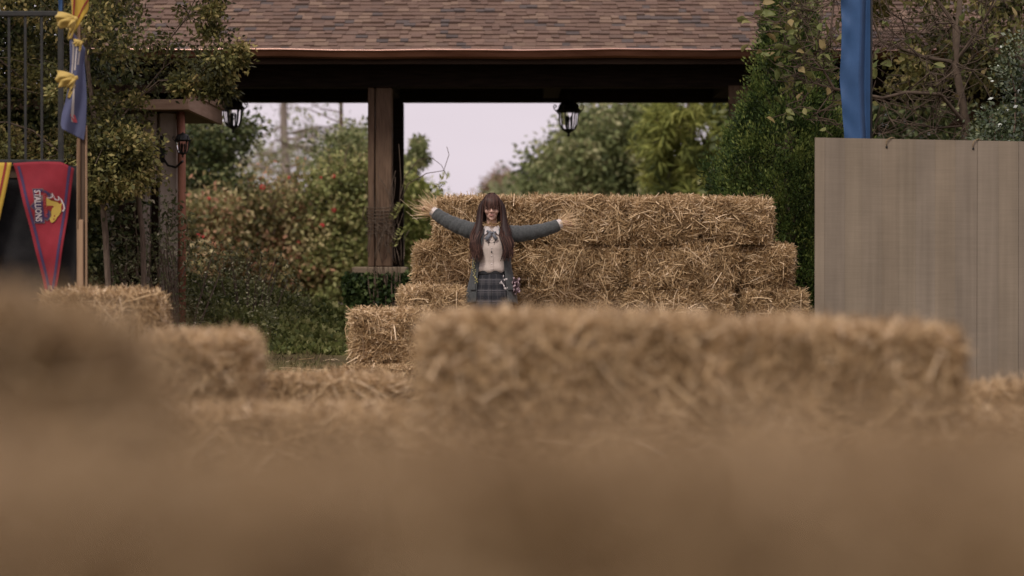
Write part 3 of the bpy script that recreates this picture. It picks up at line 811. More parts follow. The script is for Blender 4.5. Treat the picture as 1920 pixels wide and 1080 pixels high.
# bare cypresses
def bare_tree(label, px, d, ytop, r, mat, tufts, lean=0, seed=0, nb=26, span=1.0, leaf=None, up=.1):
    rg = np.random.default_rng(seed); x = X_(px, d); z0 = float(gz(x, d)); zt = Z_(ytop, d)
    root = thing('bare_tree', label, 'tree', (x, d, z0), GT)
    tp = [np.array((x + lean * t + .05 * math.sin(t * 7), d, z0 - .1 + (zt - z0) * t)) for t in np.linspace(0, 1, 9)]
    t_ = MB(); t_.tube(tp, np.linspace(r, r * .35, 9), 9); ob('trunk', t_, mat, root, True)
    b_ = MB(); tips = []
    for k in range(nb):
        t = rg.uniform(.42, .99); p = np.array(tp[0]) * (1 - t) + np.array(tp[-1]) * t; p[0] = x + lean * t
        a = rg.uniform(0, 6.28); l = span * rg.uniform(.5, 1.25) * (1.25 - t * .6)
        dr = np.array((math.cos(a), math.sin(a) * .8, rg.normal() * .15 + up))
        q = [p + dr * l * s_ + np.array((0, 0, -.14 * l * s_ * s_ + .05 * math.sin(6 * s_ + k))) for s_ in np.linspace(0, 1, 7)]
        b_.tube(q, np.linspace(r * .22, r * .05, 7), 5)
        for s_ in range(7):
            i = rg.integers(2, 7); e_ = unit(rg.normal(size=3) * (1, 1, .5)) * l * .35
            w_ = [q[i], q[i] + e_ * .5 + rg.normal(size=3) * .03, q[i] + e_ + np.array((0, 0, -.08))]
            b_.tube(w_, [r * .06, r * .045, r * .03], 4); tips.append(w_[-1]); tips.append(w_[1])
    ob('branches', b_, mat, root)
    if tufts:
        tips = np.array(tips); tips = tips[rg.random(len(tips)) < tufts]
        V, F, T = cluster_leaves(tips, 14, .16, .12, .05, rg, .8); crown(root, V, F, T, leaf or M['lf_pale'], 'foliage')
    return root
bare_tree('pale bare cypress with drooping side branches, seen left of the post', 536, 62, 40, .15, M['bark_pale'], .3, 0, 4, 46, 2.4)
bare_tree('thin bare tree with few leaves just left of the post', 648, 48, 60, .065, M['bark_red'], .12, -.05, 9, 24, 1.3, M['lf_olive'], .3)
tree('cedar', 'loose green cedar low on the bare trunk left of the post', 'tree', (X_(640, 46), 46, .12), [(X_(640, 46), 46, .1), (X_(640, 46), 46, 1.2), (X_(641, 46), 46, 2.2)],
     px_clusters([(618, 262), (650, 246), (692, 250), (692, 320), (640, 345), (616, 320)], 60, 45, 47, rng), M['lf_olive'], M['bark'], rng, n_per=60, spread=.17, L=.11, W=.05, r_trunk=.05, group=GT)
tree('cedar', 'narrow green cedar tip against the sky right of the post', 'tree', (X_(775, 44), 44, .12), [(X_(775, 44), 44, .1), (X_(775, 44), 44, 1.2), (X_(782, 44), 44, 2.6)],
     np.vstack([px_clusters([(784, 258), (790, 280), (795, 305), (788, 312), (778, 300), (776, 285)], 26, 43.6, 44.4, rng), px_clusters([(755, 295), (768, 300), (776, 330), (772, 350), (755, 350)], 22, 43.5, 44.5, rng)]), M['lf_olive'], M['bark'], rng, n_per=70, spread=.05, L=.085, W=.035, r_trunk=.04, group=GT)
rose_bush('bright green bush between the post and the straw stack', [(750, 350), (775, 345), (790, 352), (800, 375), (805, 420), (830, 520), (745, 560), (745, 420)], 41, 43, 95, 90, 785, M['lf_green'], [], 'green bushes beyond the stack', L=.1, W=.06, name='green_bush')
# pale shrub bank far left
for i, (px, d, rx, H, lab) in enumerate(((480, 78, 3.2, 2.75, 'pale far shrub at the left foot of the bare cypress'), (570, 84, 3.6, 2.5, 'pale far shrub just right of the bare cypress trunk'), (660, 80, 3.0, 2.2, 'pale far shrub behind the thin bare tree'), (410, 74, 2.6, 2.6, 'pale far shrub behind the dark tree by the lantern'))):
    shrub(lab, px, d, rx, 2.2, H, M['lf_pale'], 9000, .2, .12, 'pale shrubs on the far slope', 20 + i, .5, stem=False)
tree('broadleaf_tree', 'small pale russet tree far away above the stack, beside the head', 'tree', (X_(938, 92), 92, 2.2), [(X_(938, 92), 92, 2.2), (X_(938, 92), 92, 2.7), (X_(938, 92), 92, 3.1)],
     px_clusters([(905, 385), (910, 350), (925, 332), (950, 332), (965, 350), (980, 385)], 46, 91, 93, rng), M['lf_redtree'], M['bark_pale'], rng, n_per=45, spread=.22, L=.22, W=.1, r_trunk=.1, group=GT)
rose_bush('low pale green bush far away between the person and the broad tree', [(925, 395), (940, 366), (975, 358), (1000, 362), (1010, 395)], 70, 72, 50, 60, 965, M['lf_pale'], [], 'green bushes beyond the stack', L=.2, W=.11, name='green_bush', spr=.25)
# broad tree and pines right
tree('broadleaf_tree', 'broad grey green tree beyond the pavilion, above the middle of the stack', 'tree', (X_(1120, 52), 52, .12),
     [(X_(1120, 52), 52, .1), (X_(1120, 52), 52, .9), (X_(1122, 52), 52, 1.7), (X_(1128, 52), 52, 2.6)],
     px_clusters([(985, 312), (1005, 284), (1020, 300), (1050, 262), (1062, 250), (1100, 225), (1122, 198), (1150, 205), (1190, 185), (1240, 200), (1250, 420), (1000, 420), (985, 360), (998, 335)], 250, 50, 54, rng),
     M['lf_olive'], M['bark'], rng, n_per=95, spread=rng.uniform(.12, .26, 250), L=.13, W=.075, r_trunk=.14, group=GT)
def pine(label, px, d, poly, n, rg, group=GT, mat=None):
    x = X_(px, d); root = thing('pine_tree', label, 'tree', (x, d, .12), group)
    cl = px_clusters(poly, n, d - 1.3, d + 1.3, rg)
    lines = skeleton([(x, d, .1), (x, d, 1.2), (x + .05, d, 2.4), (x + .05, d, 3.4), (x, d, 4.4)], cl, rg, .007, .11)
    wood(root, lines, M['bark'])
    k = len(cl); m_ = 75
    axis = unit(np.stack([rg.normal(size=k) * .7, rg.normal(size=k) * .5, rg.normal(size=k) * .5 - .1], 1))
    idx = np.repeat(np.arange(k), m_); s_ = rg.uniform(-.2, .2, len(idx))
    Pb = cl[idx] + axis[idx] * s_[:, None]
    D = unit(axis[idx] * .5 + unit(rg.normal(size=Pb.shape)) + np.array([0, 0, -.45]))
    V, F = leaf_geo(Pb, D, rg.uniform(.16, .32, len(idx)), .028, rg)
    crown(root, V, F, np.repeat(np.clip(.5 + rg.normal(size=k)[idx] * .22 + rg.normal(size=len(idx)) * .18, 0, 1), 4), mat or M['lf_pine'], 'needles')
    return root
pine('yellow green pine with drooping needles just left of the arborvitae', 1290, 43, [(1215, 170), (1400, 170), (1405, 420), (1230, 430), (1225, 330), (1205, 250)], 260, rng)
pine('yellow green pine far behind the magnolia on the right', 1720, 44, [(1500, 160), (1900, 160), (1900, 430), (1500, 430)], 190, rng)
# -- arborvitae
def arborvitae():
    d = 26.9; xc = X_(1482, d); root = thing('arborvitae', 'dense dark green arborvitae cone between the straw stack and the grey panel', 'tree', (xc, d, .05))
    zs = np.array([.05, .6, 1.3, 1.75, 2.0, 2.2, 2.4, 2.72, 3.2, 3.6, 4.4, 5.2]); rs = np.array([.5, .58, .64, .74, .76, .68, .53, .39, .29, .21, .11, .02])
    k = 1500
    z = rng.uniform(.05, 5.0, k * 2); z = z[rng.random(k * 2) < np.interp(z, zs, rs) / .84]; k = len(z)
    a = rng.uniform(0, 2 * math.pi, k); R = np.interp(z, zs, rs)
    q = np.stack([np.cos(a) * 2.2, np.sin(a) * 2.2, z * 1.5], 1)
    r = R * (1 + .15 * wob(q, 1.7, 3)) * rng.choice([1.04, .93, .78, .55], size=k, p=[.34, .3, .22, .14])
    cc = np.stack([xc + r * np.cos(a), d + r * np.sin(a), z], 1)
    m_ = 95; idx = np.repeat(np.arange(k), m_)
    N = np.stack([np.cos(a), np.sin(a), 0 * a], 1)
    # each spray is a small upright fan
    off = rng.normal(size=(k * m_, 3)) * np.array([.045, .045, .075]) * rng.uniform(.6, 1.25, k)[idx][:, None]
    Pb = cc[idx] + off
    D = unit(N[idx] * .45 + np.array([0, 0, .75]) + off * 6 + rng.normal(size=Pb.shape) * .35)
    V, F = leaf_geo(Pb, D, rng.uniform(.022, .055, len(Pb)), rng.uniform(.009, .02, len(Pb)), rng)
    tone = np.clip(.40 + rng.normal(size=k)[idx] * .27 + 1.8 * off[:, 2] + rng.normal(size=len(Pb)) * .15, 0, 1)
    crown(root, V, F, np.repeat(tone, 4), M['lf_arbor'])
    t_ = MB(); t_.tube([(xc, d, -.1), (xc, d, 2.4), (xc, d, 4.8)], [.08, .06, .015], 8); ob('trunk', t_, M['bark'], root, True)
    b_ = MB()
    for k in range(90):
        z_ = rng.uniform(.15, 4.2); a_ = rng.uniform(0, 6.28); r_ = np.interp(z_, zs, rs) * .8
        b_.tube([(xc, d, z_ - .1), (xc + .5*r_*math.cos(a_), d + .5*r_*math.sin(a_), z_), (xc + r_*math.cos(a_), d + r_*math.sin(a_), z_ + .2)], [.014, .01, .004], 4)
    ob('branches', b_, M['bark'], root)
arborvitae()

# -- magnolia with big single leaves
def magnolia():
    d = 25.4; base = (X_(1815, d), d, 0.0)
    root = thing('magnolia', 'sparse magnolia with bare crooked branches and large yellowing leaves above the panel', 'tree', base)
    rg = np.random.default_rng(17)
    clA = px_clusters([(1462, -30), (1570, -40), (1575, 235), (1500, 240), (1478, 150), (1452, 60)], 44, 24.9, 25.5, rg)
    clB = px_clusters([(1640, -60), (1860, -70), (1850, 140), (1790, 170), (1650, 190)], 56, 24.9, 26.0, rg)
    clC = px_clusters([(1635, 150), (1790, 170), (1800, 262), (1640, 262)], 24, 25.0, 25.9, rg)
    clD = px_clusters([(1480, -420), (1950, -420), (1920, -60), (1500, -50)], 50, 24.8, 26.2, rg)
    trunk = [base, (X_(1812, d), d, .8), (X_(1800, d), d, 1.7), (X_(1812, d), d, 2.35), (X_(1790, d), d, 2.95), (X_(1800, d), d, 3.6)]
    allc = np.vstack([clA, clB, clC, clD])
    lines = skeleton(trunk, allc, rg, .005, .042, .30, .28)
    wood(root, lines, M['twig_mag'])
    tw = MB(); tips = []
    for c_ in allc:
        for k in range(4):
            e_ = unit(rg.normal(size=3) * (1, .7, .7)) * rg.uniform(.12, .42)
            m_ = c_ + e_ * .5 + rg.normal(size=3) * .03
            tw.tube([c_, m_, c_ + e_ + np.array((0, 0, .04))], [.0045, .0035, .0028], 4); tips.append((c_ + e_, e_))
            if rg.random() < .45:
                f_ = unit(e_ + rg.normal(size=3) * .2) * .16; tw.tube([m_, m_ + f_], [.004, .003], 4)
    ob('twigs', tw, M['twig_mag'], root)
    # leaf meshes
    lms = []
    for v in range(8):
        r2 = np.random.default_rng(90 + v); Lf, Wf = 1.0, r2.uniform(.48, .6); prof = [(0, .02), (.18, .45), (.42, .85), (.66, 1.0), (.86, .72), (1.0, .03)]
        vs_ = []; fs = []
        for i, (t, w) in enumerate(prof):
            curl = .16 * t * t * r2.uniform(-1.5, .6)
            vs_ += [(-.5*Wf*w, t, curl + .13*w), (0, t, curl), (.5*Wf*w, t, curl + .13*w)]
        for i in range(len(prof) - 1):
            a = i*3; fs += [(a, a+1, a+4, a+3), (a+1, a+2, a+5, a+4)]
        lms.append(MB().add(vs_, fs, tone=[.05, .2, .35, .5, .62, .75, .9, .45][v]).mesh('leaf', M['lf_magnolia'], True))
    px = np.array([960 + t[0][0] / t[0][1] * FPX for t in tips]); pz = np.array([t[0][2] for t in tips])
    w_ = np.where(px < 1580, 2.6, 1.0) * np.where((px > 1630) & (pz < Z_(150, d)), .22, 1.0) * np.where(pz > Z_(-60, d), .06, 1.0)
    n_leaf = 300
    for i in rg.choice(len(tips), size=n_leaf, p=w_ / w_.sum()):
        p, e_ = tips[i]; p = p + rg.normal(size=3) * .05
        o = bpy.data.objects.new('leaf', lms[rg.integers(0, 8)]); C.objects.link(o); o.parent = root
        o.matrix_parent_inverse = Matrix.Translation(-Vector(base))
        o.location = p; s_ = rg.uniform(.085, .135); o.scale = (s_, s_, s_)
        q = Vector(unit(e_ + rg.normal(size=3) * .15 + np.array((0, -.03, -.05)))).to_track_quat('Y', 'Z')
        o.rotation_mode = 'QUATERNION'
        from mathutils import Quaternion
        o.rotation_quaternion = q @ Quaternion((0, 1, 0), rg.uniform(-1.2, 1.2))
magnolia()

# -- glossy evergreen at the right edge
hol = px_clusters([(1822, 262), (1850, 215), (1868, 165), (1890, 110), (1925, 70), (2150, 40), (2250, 300), (2240, 560), (1850, 560), (1835, 400)], 230, 23.7, 25.2, rng)
tree('evergreen_shrub', 'glossy dark green holly shrub at the right edge above the panel', 'shrub', (X_(2010, 24.5), 24.5, 0), [(X_(2010, 24.5), 24.5, 0), (X_(2010, 24.5), 24.5, .6), (X_(2005, 24.5), 24.5, 1.2)],
     hol, M['lf_holly'], M['bark'], rng, n_per=110, spread=.085, L=.044, W=.026, r_trunk=.06, droop=-.2)
# dark laurel hedge right, behind the magnolia and under the eave, and beyond the frame on the left
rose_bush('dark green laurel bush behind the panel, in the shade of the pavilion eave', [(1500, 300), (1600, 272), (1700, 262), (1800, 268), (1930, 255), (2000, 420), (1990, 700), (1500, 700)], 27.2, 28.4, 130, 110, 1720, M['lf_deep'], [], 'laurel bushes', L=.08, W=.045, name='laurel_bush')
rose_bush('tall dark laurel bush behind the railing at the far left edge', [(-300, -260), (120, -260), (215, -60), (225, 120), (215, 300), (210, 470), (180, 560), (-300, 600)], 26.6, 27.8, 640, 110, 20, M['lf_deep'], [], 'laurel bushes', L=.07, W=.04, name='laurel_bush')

# far wood that closes the horizon
V0, T0 = [], []
n = 26000
a = rng.uniform(-1.3, 1.3, n); r = rng.uniform(150, 175, n)
x, y = r * np.sin(a), r * np.cos(a)
h = 1.6 + 1.3 * (.5 + .5 * np.sin(a * 37)) * (.6 + .4 * np.sin(a * 91))
Pb = np.stack([x, y, 2.3 + h * rng.random(n)], 1)
V, F = leaf_geo(Pb, unit(rng.normal(size=Pb.shape)), rng.uniform(.5, 1.1, n), .5, rng)
o = part('distant_woods', fast_mesh('distant_woods', V, F, M['lf_olive'], np.repeat(rng.uniform(.2, .9, n), 4))); tag(o, 'low far off wood along the horizon', 'woods', kind='stuff')

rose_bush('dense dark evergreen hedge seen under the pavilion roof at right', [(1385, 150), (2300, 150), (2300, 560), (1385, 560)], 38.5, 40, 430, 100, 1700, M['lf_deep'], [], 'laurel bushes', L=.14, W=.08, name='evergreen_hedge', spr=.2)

bt = px_clusters([(1470, -420), (2250, -420), (2250, 60), (1900, 120), (1860, 170), (1700, 165), (1640, 120), (1630, -60), (1500, -80)], 210, 26.9, 28.4, rng)
tree('broadleaf_tree', 'dark olive tree behind the magnolia, hiding the roof at the right', 'tree', (X_(1960, 27.6), 27.6, .1), [(X_(1960, 27.6), 27.6, .05), (X_(1955, 27.6), 27.6, 1.4), (X_(1935, 27.6), 27.6, 2.6), (X_(1900, 27.6), 27.6, 3.6)],
     bt, M['lf_tree'], M['bark'], rng, n_per=150, spread=rng.uniform(.1, .2, 210), L=.075, W=.042, r_trunk=.07, r_tip=.004, skel_every=3)

# ------------------------------------------------------------------ straw bales
BL, BW, BH = 0.96, 0.50, 0.41     # prototype: length along x, width along y, height z from 0
def ribbons(Pb, D, L, W, rng, bend=.12):
    n = len(Pb); L = L[:, None]; W = W[:, None]
    S = unit(np.cross(D, unit(rng.normal(size=(n, 3))))); U = np.cross(S, D)
    b_ = U * L * bend * rng.normal(size=(n, 1))
    a0, a1, a2 = Pb, Pb + .5 * L * D + b_, Pb + L * D + b_ * rng.uniform(-.6, 1, (n, 1))
    V = np.stack([a0 - .5*W*S, a0 + .5*W*S, a1 - .5*W*S, a1 + .5*W*S, a2 - .3*W*S, a2 + .3*W*S], 1).reshape(-1, 3)
    i = np.arange(n)[:, None] * 6
    F = np.concatenate([i + np.array([[0, 1, 3, 2]]), i + np.array([[2, 3, 5, 4]])], 1).reshape(-1, 4)
    return V, F

def bale_proto(seed, n=13500, w0=.0036, w1=.009, ts=.24, sm='straw', lk=1.0, pe=5.5):
    rg = np.random.default_rng(seed)
    hx, hy, hz = BL / 2, BW / 2, BH / 2
    areas = np.array([2*hx*2*hz, 2*hx*2*hz, 2*hx*2*hy, 2*hx*2*hy*.35, 2*hy*2*hz*1.25, 2*hy*2*hz*1.25])
    face = rg.choice(6, size=n, p=areas / areas.sum())
    u, v = rg.uniform(-1, 1, n), rg.uniform(-1, 1, n)
    inset = rg.uniform(.0, .03, n)
    Pb = np.zeros((n, 3)); N = np.zeros((n, 3)); D = np.zeros((n, 3))
    nr = lambda s: rg.normal(size=n) * s
    # flakes: sheets across the length, each with its own lean
    for f in range(6):
        k = face == f
        if f in (0, 1):      # long sides
            s = -1 if f == 0 else 1
            Pb[k] = np.stack([u*hx, s*(hy - inset), v*hz], 1)[k]; N[k] = (0, s, 0)
            lean = .75 * np.sin(u * 9 + seed) + nr(.75)
            D[k] = np.stack([np.sin(lean), s*np.abs(nr(.22)), np.cos(lean) * np.where(rg.random(n) < .5, 1, -1)], 1)[k]
        elif f in (2, 3):    # top, bottom
            s = 1 if f == 2 else -1
            Pb[k] = np.stack([u*hx, v*hy, s*(hz - inset)], 1)[k]; N[k] = (0, 0, s)
            lean = nr(.8)
            D[k] = np.stack([np.sin(lean), np.cos(lean) * np.where(rg.random(n) < .5, 1, -1), s*np.abs(nr(.25))], 1)[k]
        else:                # ends
            s = -1 if f == 4 else 1
            Pb[k] = np.stack([s*(hx - inset), u*hy, v*hz], 1)[k]; N[k] = (s, 0, 0)
            D[k] = np.stack([s*np.abs(nr(.35)), nr(.7), nr(.7)], 1)[k]
    # bulge and unevenness of the whole bale, shared by core and straw
    def warp(p):
        q = np.asarray(p, float).copy()
        ex, ey, ez = q[:, 0] / hx, q[:, 1] / hy, q[:, 2] / hz
        rd = np.maximum(np.maximum(np.abs(ex), np.abs(ey)), np.abs(ez)) / (np.abs(ex)**pe + np.abs(ey)**pe + np.abs(ez)**pe + 1e-9) ** (1/pe)
        q *= rd[:, None] * np.array([1, 1, 1.0])
        k = 1 - .06 * (np.abs(ex) ** 4) * (np.abs(ey) ** 2) - .05 * np.abs(ex) ** 4 * np.abs(ez) ** 3
        q[:, 1] *= k * (1 + .03 * np.cos(ez * 1.5)) * (1 - .025 * np.exp(-((np.abs(ex) - .5) / .1) ** 2)); q[:, 2] *= k * (1 - .02 * np.exp(-((np.abs(ex) - .5) / .1) ** 2))
        q[:, 0] *= 1 - .05 * (np.abs(ey) ** 3) * (np.abs(ez) ** 2)
        w = wob(q, 4.0, seed) * .036 + wob(q, 12, seed + 1) * .014 + .012
        return q + unit(q / np.array([hx, hy, hz])) * w[:, None]
    wild = rg.random(n) < .2
    D = np.where(wild[:, None], D + N * rg.uniform(.5, 1.5, (n, 1)) + rg.normal(size=(n, 3)) * .3, D)
    # edges fray outwards
    edge = np.maximum(np.abs(u), np.abs(v)) > .88
    D = np.where((edge & (rg.random(n) < .5))[:, None], D + unit(Pb) * .6, D)
    D = unit(D)
    Ls = np.where(wild, rg.uniform(.03, .135, n), rg.gamma(3.2, .034, n) + .025)
    Ls = np.minimum(Ls * lk, .3)
    # straws start half a length back so that they cross their seed point
    Pw = warp(Pb) - D * (Ls * np.where(wild, .1, .5))[:, None]
    # keep them from overshooting the bale far beyond an edge
    lim = np.array([hx, hy, hz]) + rg.uniform(.005, .07, (n, 1))
    end = Pw + D * Ls[:, None]
    over = np.max(np.abs(end) / lim, axis=1); Ls = np.where(over > 1.0, Ls * .6, Ls)
    Pw = np.clip(Pw, -lim, lim)
    V, F = ribbons(Pw, D, Ls, rg.uniform(w0, w1, n), rg)
    V[:, 2] = np.maximum(V[:, 2], -hz - .004) + hz
    tone = np.clip(.46 + .30 * wob(Pb, 7, seed + 4) * 1.0 + rg.normal(size=n) * ts, 0, 1)
    straw = fast_mesh('straw', V, F, M[sm], np.repeat(tone, 6))
    # core
    m1, m2, m3 = 22, 12, 10
    vs_, fs = [], []
    def grid(fn, a, b_):
        o = len(vs_)
        for i in range(a + 1):
            for j in range(b_ + 1): vs_.append(fn(2*i/a - 1, 2*j/b_ - 1))
        for i in range(a):
            for j in range(b_): fs.append((o+i*(b_+1)+j, o+(i+1)*(b_+1)+j, o+(i+1)*(b_+1)+j+1, o+i*(b_+1)+j+1))
    kx, ky, kz = hx - .022, hy - .022, hz - .016
    grid(lambda a, b_: (a*kx, -ky, b_*kz), m1, m3); grid(lambda a, b_: (-a*kx, ky, b_*kz), m1, m3)
    grid(lambda a, b_: (a*kx, b_*ky, kz), m1, m2); grid(lambda a, b_: (-a*kx, b_*ky, -kz), m1, m2)
    grid(lambda a, b_: (kx, a*ky, b_*kz), m2, m3); grid(lambda a, b_: (-kx, -a*ky, b_*kz), m2, m3)
    cv = warp(np.array(vs_)); cv[:, 2] = np.maximum(cv[:, 2], -hz) + hz
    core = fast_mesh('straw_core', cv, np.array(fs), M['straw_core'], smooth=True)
    tw = []
    for x in (-.25, .24):
        t = MB(); pts = []
        for a in np.linspace(0, 2 * math.pi, 33)[:-1]:
            c_, s_ = math.cos(a), math.sin(a); k = 1 / max(abs(c_), abs(s_)) * .93 + .07
            pts.append((x + .006 * math.sin(3 * a + seed), c_ * k * (hy - .004), s_ * k * (hz - .004)))
        pts = warp(np.array(pts)); pts[:, 2] += hz; pts = np.vstack([pts, pts[:1]])
        t.tube(pts, .0032, 4, cap=False); tw.append(t.mesh('twine', M['twine']))
    return core, straw, tw
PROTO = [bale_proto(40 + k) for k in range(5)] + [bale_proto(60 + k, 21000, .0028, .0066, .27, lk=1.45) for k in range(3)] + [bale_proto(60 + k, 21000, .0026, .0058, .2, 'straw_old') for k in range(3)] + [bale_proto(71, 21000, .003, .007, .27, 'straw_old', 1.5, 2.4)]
_nb = [0]
def bale(label, x0, x1, y0, z0, H=BH, end_on=False, yaw=0.0, roll=0.0, depth=None, group='straw bales', fine=False):
    """x0..x1 seen from the front, y0 its front face"""
    k = _nb[0]; _nb[0] += 1
    core, straw, tw = PROTO[11] if fine == 'slumped' else PROTO[8 + k % 3] if fine == 'old' else PROTO[5 + k % 3] if fine else PROTO[k % 5]  # nearest bales take the straw whose colour is darkened in place of shade
    w = x1 - x0
    dep = depth or (BL if end_on else BW)
    r = thing('straw_bale', label, 'straw bale', ((x0 + x1) / 2, y0 + dep / 2, z0), group)
    r.scale = (dep / BL, w / BW, H / BH) if end_on else (w / BL, dep / BW, H / BH)
    roll = -roll if k % 2 else roll
    r.rotation_euler = (roll * (1 if end_on else 0), roll * (0 if end_on else 1), yaw + (math.pi / 2 if end_on else 0) + (math.pi if k % 2 else 0))
    c = part('straw_core', core, r, False)
    s = part('straw_blades', straw, r, False); s['kind'] = 'stuff'
    for t in tw: part('twine', t, r, False)
    return r
def bp(label, d, p0, p1, z0, H=BH, **k):
    k.setdefault('fine', d < 16)
    return bale(label, X_(p0, d), X_(p1, d), d, z0, H, **k)

S1 = 24.6; h = .411
G1 = 'straw bales of the tall stack behind the person'
# bottom row
bp('bottom row straw bale of the tall stack, hidden behind the person', S1, 800, 985, 0, h, group=G1)
bp('bottom row straw bale of the tall stack, just right of the person', S1, 988, 1178, 0, h, group=G1)
bp('bottom row straw bale of the tall stack, third from its left end', S1 - .05, 1181, 1372, 0, h, group=G1)
bp('bottom row straw bale at the right foot of the tall stack', S1 - .08, 1375, 1512, 0, h, end_on=True, group=G1)
# third row from the top
bp('straw bale beside the skirt in the lower middle row of the tall stack', S1, 968, 1165, h, h, group=G1, yaw=.02)
bp('straw bale end in the lower middle row under the gap of the stack', S1 - .06, 1168, 1268, h, h, end_on=True, group=G1, yaw=.04)
bp('end of a straw bale with pale cut ends, lower middle row of the tall stack', S1 - .1, 1264, 1379, h, h, end_on=True, group=G1, yaw=-.05)
bp('straw bale end at the right end of the lower middle row', S1 - .02, 1385, 1507, h, h*.97, end_on=True, group=G1, yaw=.06, roll=.05)
bp('lower middle row straw bale of the tall stack behind the person', S1, 775, 965, h, h, group=G1)
# second row
bp('straw bale behind the person at the left, upper middle row of the tall stack', S1, 778, 975, 2*h, h, group=G1, yaw=-.02)
bp('straw bale just right of the blazer in the upper middle row of the tall stack', S1 + .02, 978, 1178, 2*h, h, group=G1)
bp('straw bale in the upper middle row under the frayed bale end of the top row', S1 - .05, 1181, 1388, 2*h, h, group=G1, yaw=.03, roll=.015)
bp('straw bale end jutting out at the right side of the upper middle row', S1 + .03, 1386, 1490, 2*h, h*.95, end_on=True, group=G1, yaw=-.09, roll=.05)
# top row
bp('topmost straw bale behind the raised straw filled sleeve at left', S1 + .02, 815, 984, 3*h, h, group=G1, roll=-.01)
bp('topmost straw bale right of the dark hair in the tall stack', S1, 987, 1186, 3*h, h*1.01, group=G1, roll=.02)
bp('topmost straw bale with frayed end facing front, second from the right of its row', S1 - .09, 1183, 1306, 3*h, h*1.0, end_on=True, group=G1, yaw=.09, roll=-.02)
bp('topmost straw bale end at the right corner of the tall stack', S1 - .02, 1309, 1447, 3*h, h*.97, end_on=True, group=G1, yaw=-.07, roll=.03)
# steps left
G2 = 'straw bales stepping down left of the person'
bp('straw bale of the steps, waist high just left of the blazer hem', 23.75, 750, 866, h, h, end_on=True, depth=.82, group=G2, yaw=.03)
bp('lowest straw bale under the steps left of the person', 23.7, 735, 862, 0, h, end_on=True, depth=.8, group=G2)
bp('straw bale of the steps lying near the ivy, left of the big blurred bale', 21.2, 658, 800, .245, .42, end_on=True, depth=.9, group=G2, yaw=.08)
bp('flattened straw bale under the lowest step, at the edge of the grass', 20.9, 638, 850, 0, .25, group=G2, yaw=.05)
# bales in the middle distance at left
G3 = 'straw bales in the middle distance'
bp('sharp frayed straw bale beside the wooden post at left, upper of two', 18.0, 70, 300, .435, .43, group=G3, yaw=-.04)
bp('lower straw bale under the frayed one beside the wooden post', 18.0, 80, 308, 0, .435, group=G3)
bp('soft focus straw bale end left of the grass patch, upper of two', 12.0, 256, 455, .37, .365, end_on=True, group=G3, yaw=.06, roll=-.02)
bp('lower straw bale end under the soft focus one left of the grass patch', 11.95, 250, 458, 0, .37, end_on=True, group=G3)
bp('single straw bale lying on the grass, a thin pale line left of the big bale', 14.9, 405, 752, 0, .42, group=G3)
bp('single straw bale in front of the two soft focus bale ends at left', 11.0, 262, 775, 0, .455, group=G3, yaw=.02)
bp('single straw bale at the right edge below the grey panel', 12.9, 1832, 2185, 0, .46, group=G3)
bp('blurred straw bale at the right edge, in front of the one below the panel', 10.7, 1815, 2250, 0, .45, group=G3, yaw=-.03)
# the big blurred pair in the middle
G4 = 'blurred straw bales in front of the person'
bp('large blurred straw bale hiding the skirt, upper left of the middle wall', 9.5, 800, 1366, .475, .405, group=G4, yaw=.012, roll=.012)
bp('large blurred straw bale ending before the grey panel, upper right of the middle wall', 9.55, 1370, 1800, .475, .375, group=G4, yaw=-.015, roll=.03)
bp('blurred straw bale in the bottom of the middle wall, left half', 9.45, 760, 1330, 0, .475, group=G4)
bp('blurred straw bale in the bottom of the middle wall, right half', 9.45, 1334, 1850, 0, .475, group=G4)
# strongly blurred stack at the left edge
G5 = 'strongly blurred straw bales nearest the camera'
for i, (lab, xr_) in enumerate((('bottom', -.44), ('middle', -.505), ('top', -.53))):
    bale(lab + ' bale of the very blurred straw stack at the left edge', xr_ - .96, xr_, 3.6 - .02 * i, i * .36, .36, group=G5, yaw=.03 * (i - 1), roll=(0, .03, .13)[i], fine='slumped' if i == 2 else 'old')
# nearest row, three layers
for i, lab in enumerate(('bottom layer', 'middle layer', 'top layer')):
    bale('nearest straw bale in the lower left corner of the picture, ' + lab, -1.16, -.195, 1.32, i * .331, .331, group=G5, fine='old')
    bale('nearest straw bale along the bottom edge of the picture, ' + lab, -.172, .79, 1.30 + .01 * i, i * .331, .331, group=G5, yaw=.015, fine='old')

# loose straw on the ground
rng = np.random.default_rng(77)
n = 9000
Pb = np.stack([rng.uniform(-5, 5.5, n), rng.uniform(3.2, 26, n), np.zeros(n)], 1)
c = np.array([[-1.2, 24], [1, 24], [2.6, 24], [-1.3, 20.5], [-3, 17.5], [-1.7, 11.5], [.6, 9.2], [2.4, 12], [-1.2, 4.6], [.2, 8]])
j = rng.integers(0, len(c), n); m_ = rng.random(n) < .75
Pb[m_, :2] = c[j[m_]] + rng.normal(size=(m_.sum(), 2)) * (.9, .5)
Pb[:, 2] = gz(Pb[:, 0], Pb[:, 1]) + rng.uniform(.01, .05, n)
D = unit(np.stack([rng.normal(size=n), rng.normal(size=n), rng.normal(size=n) * .15], 1))
V, F = ribbons(Pb, D, rng.uniform(.05, .22, n), rng.uniform(.004, .008, n), rng)
V[:, 2] = np.maximum(V[:, 2], .006)
o = part('loose_straw', fast_mesh('loose_straw', V, F, M['straw'], np.repeat(rng.uniform(.2, 1, n), 6))); tag(o, 'loose straw scattered on the ground around the bales', 'straw', kind='stuff')

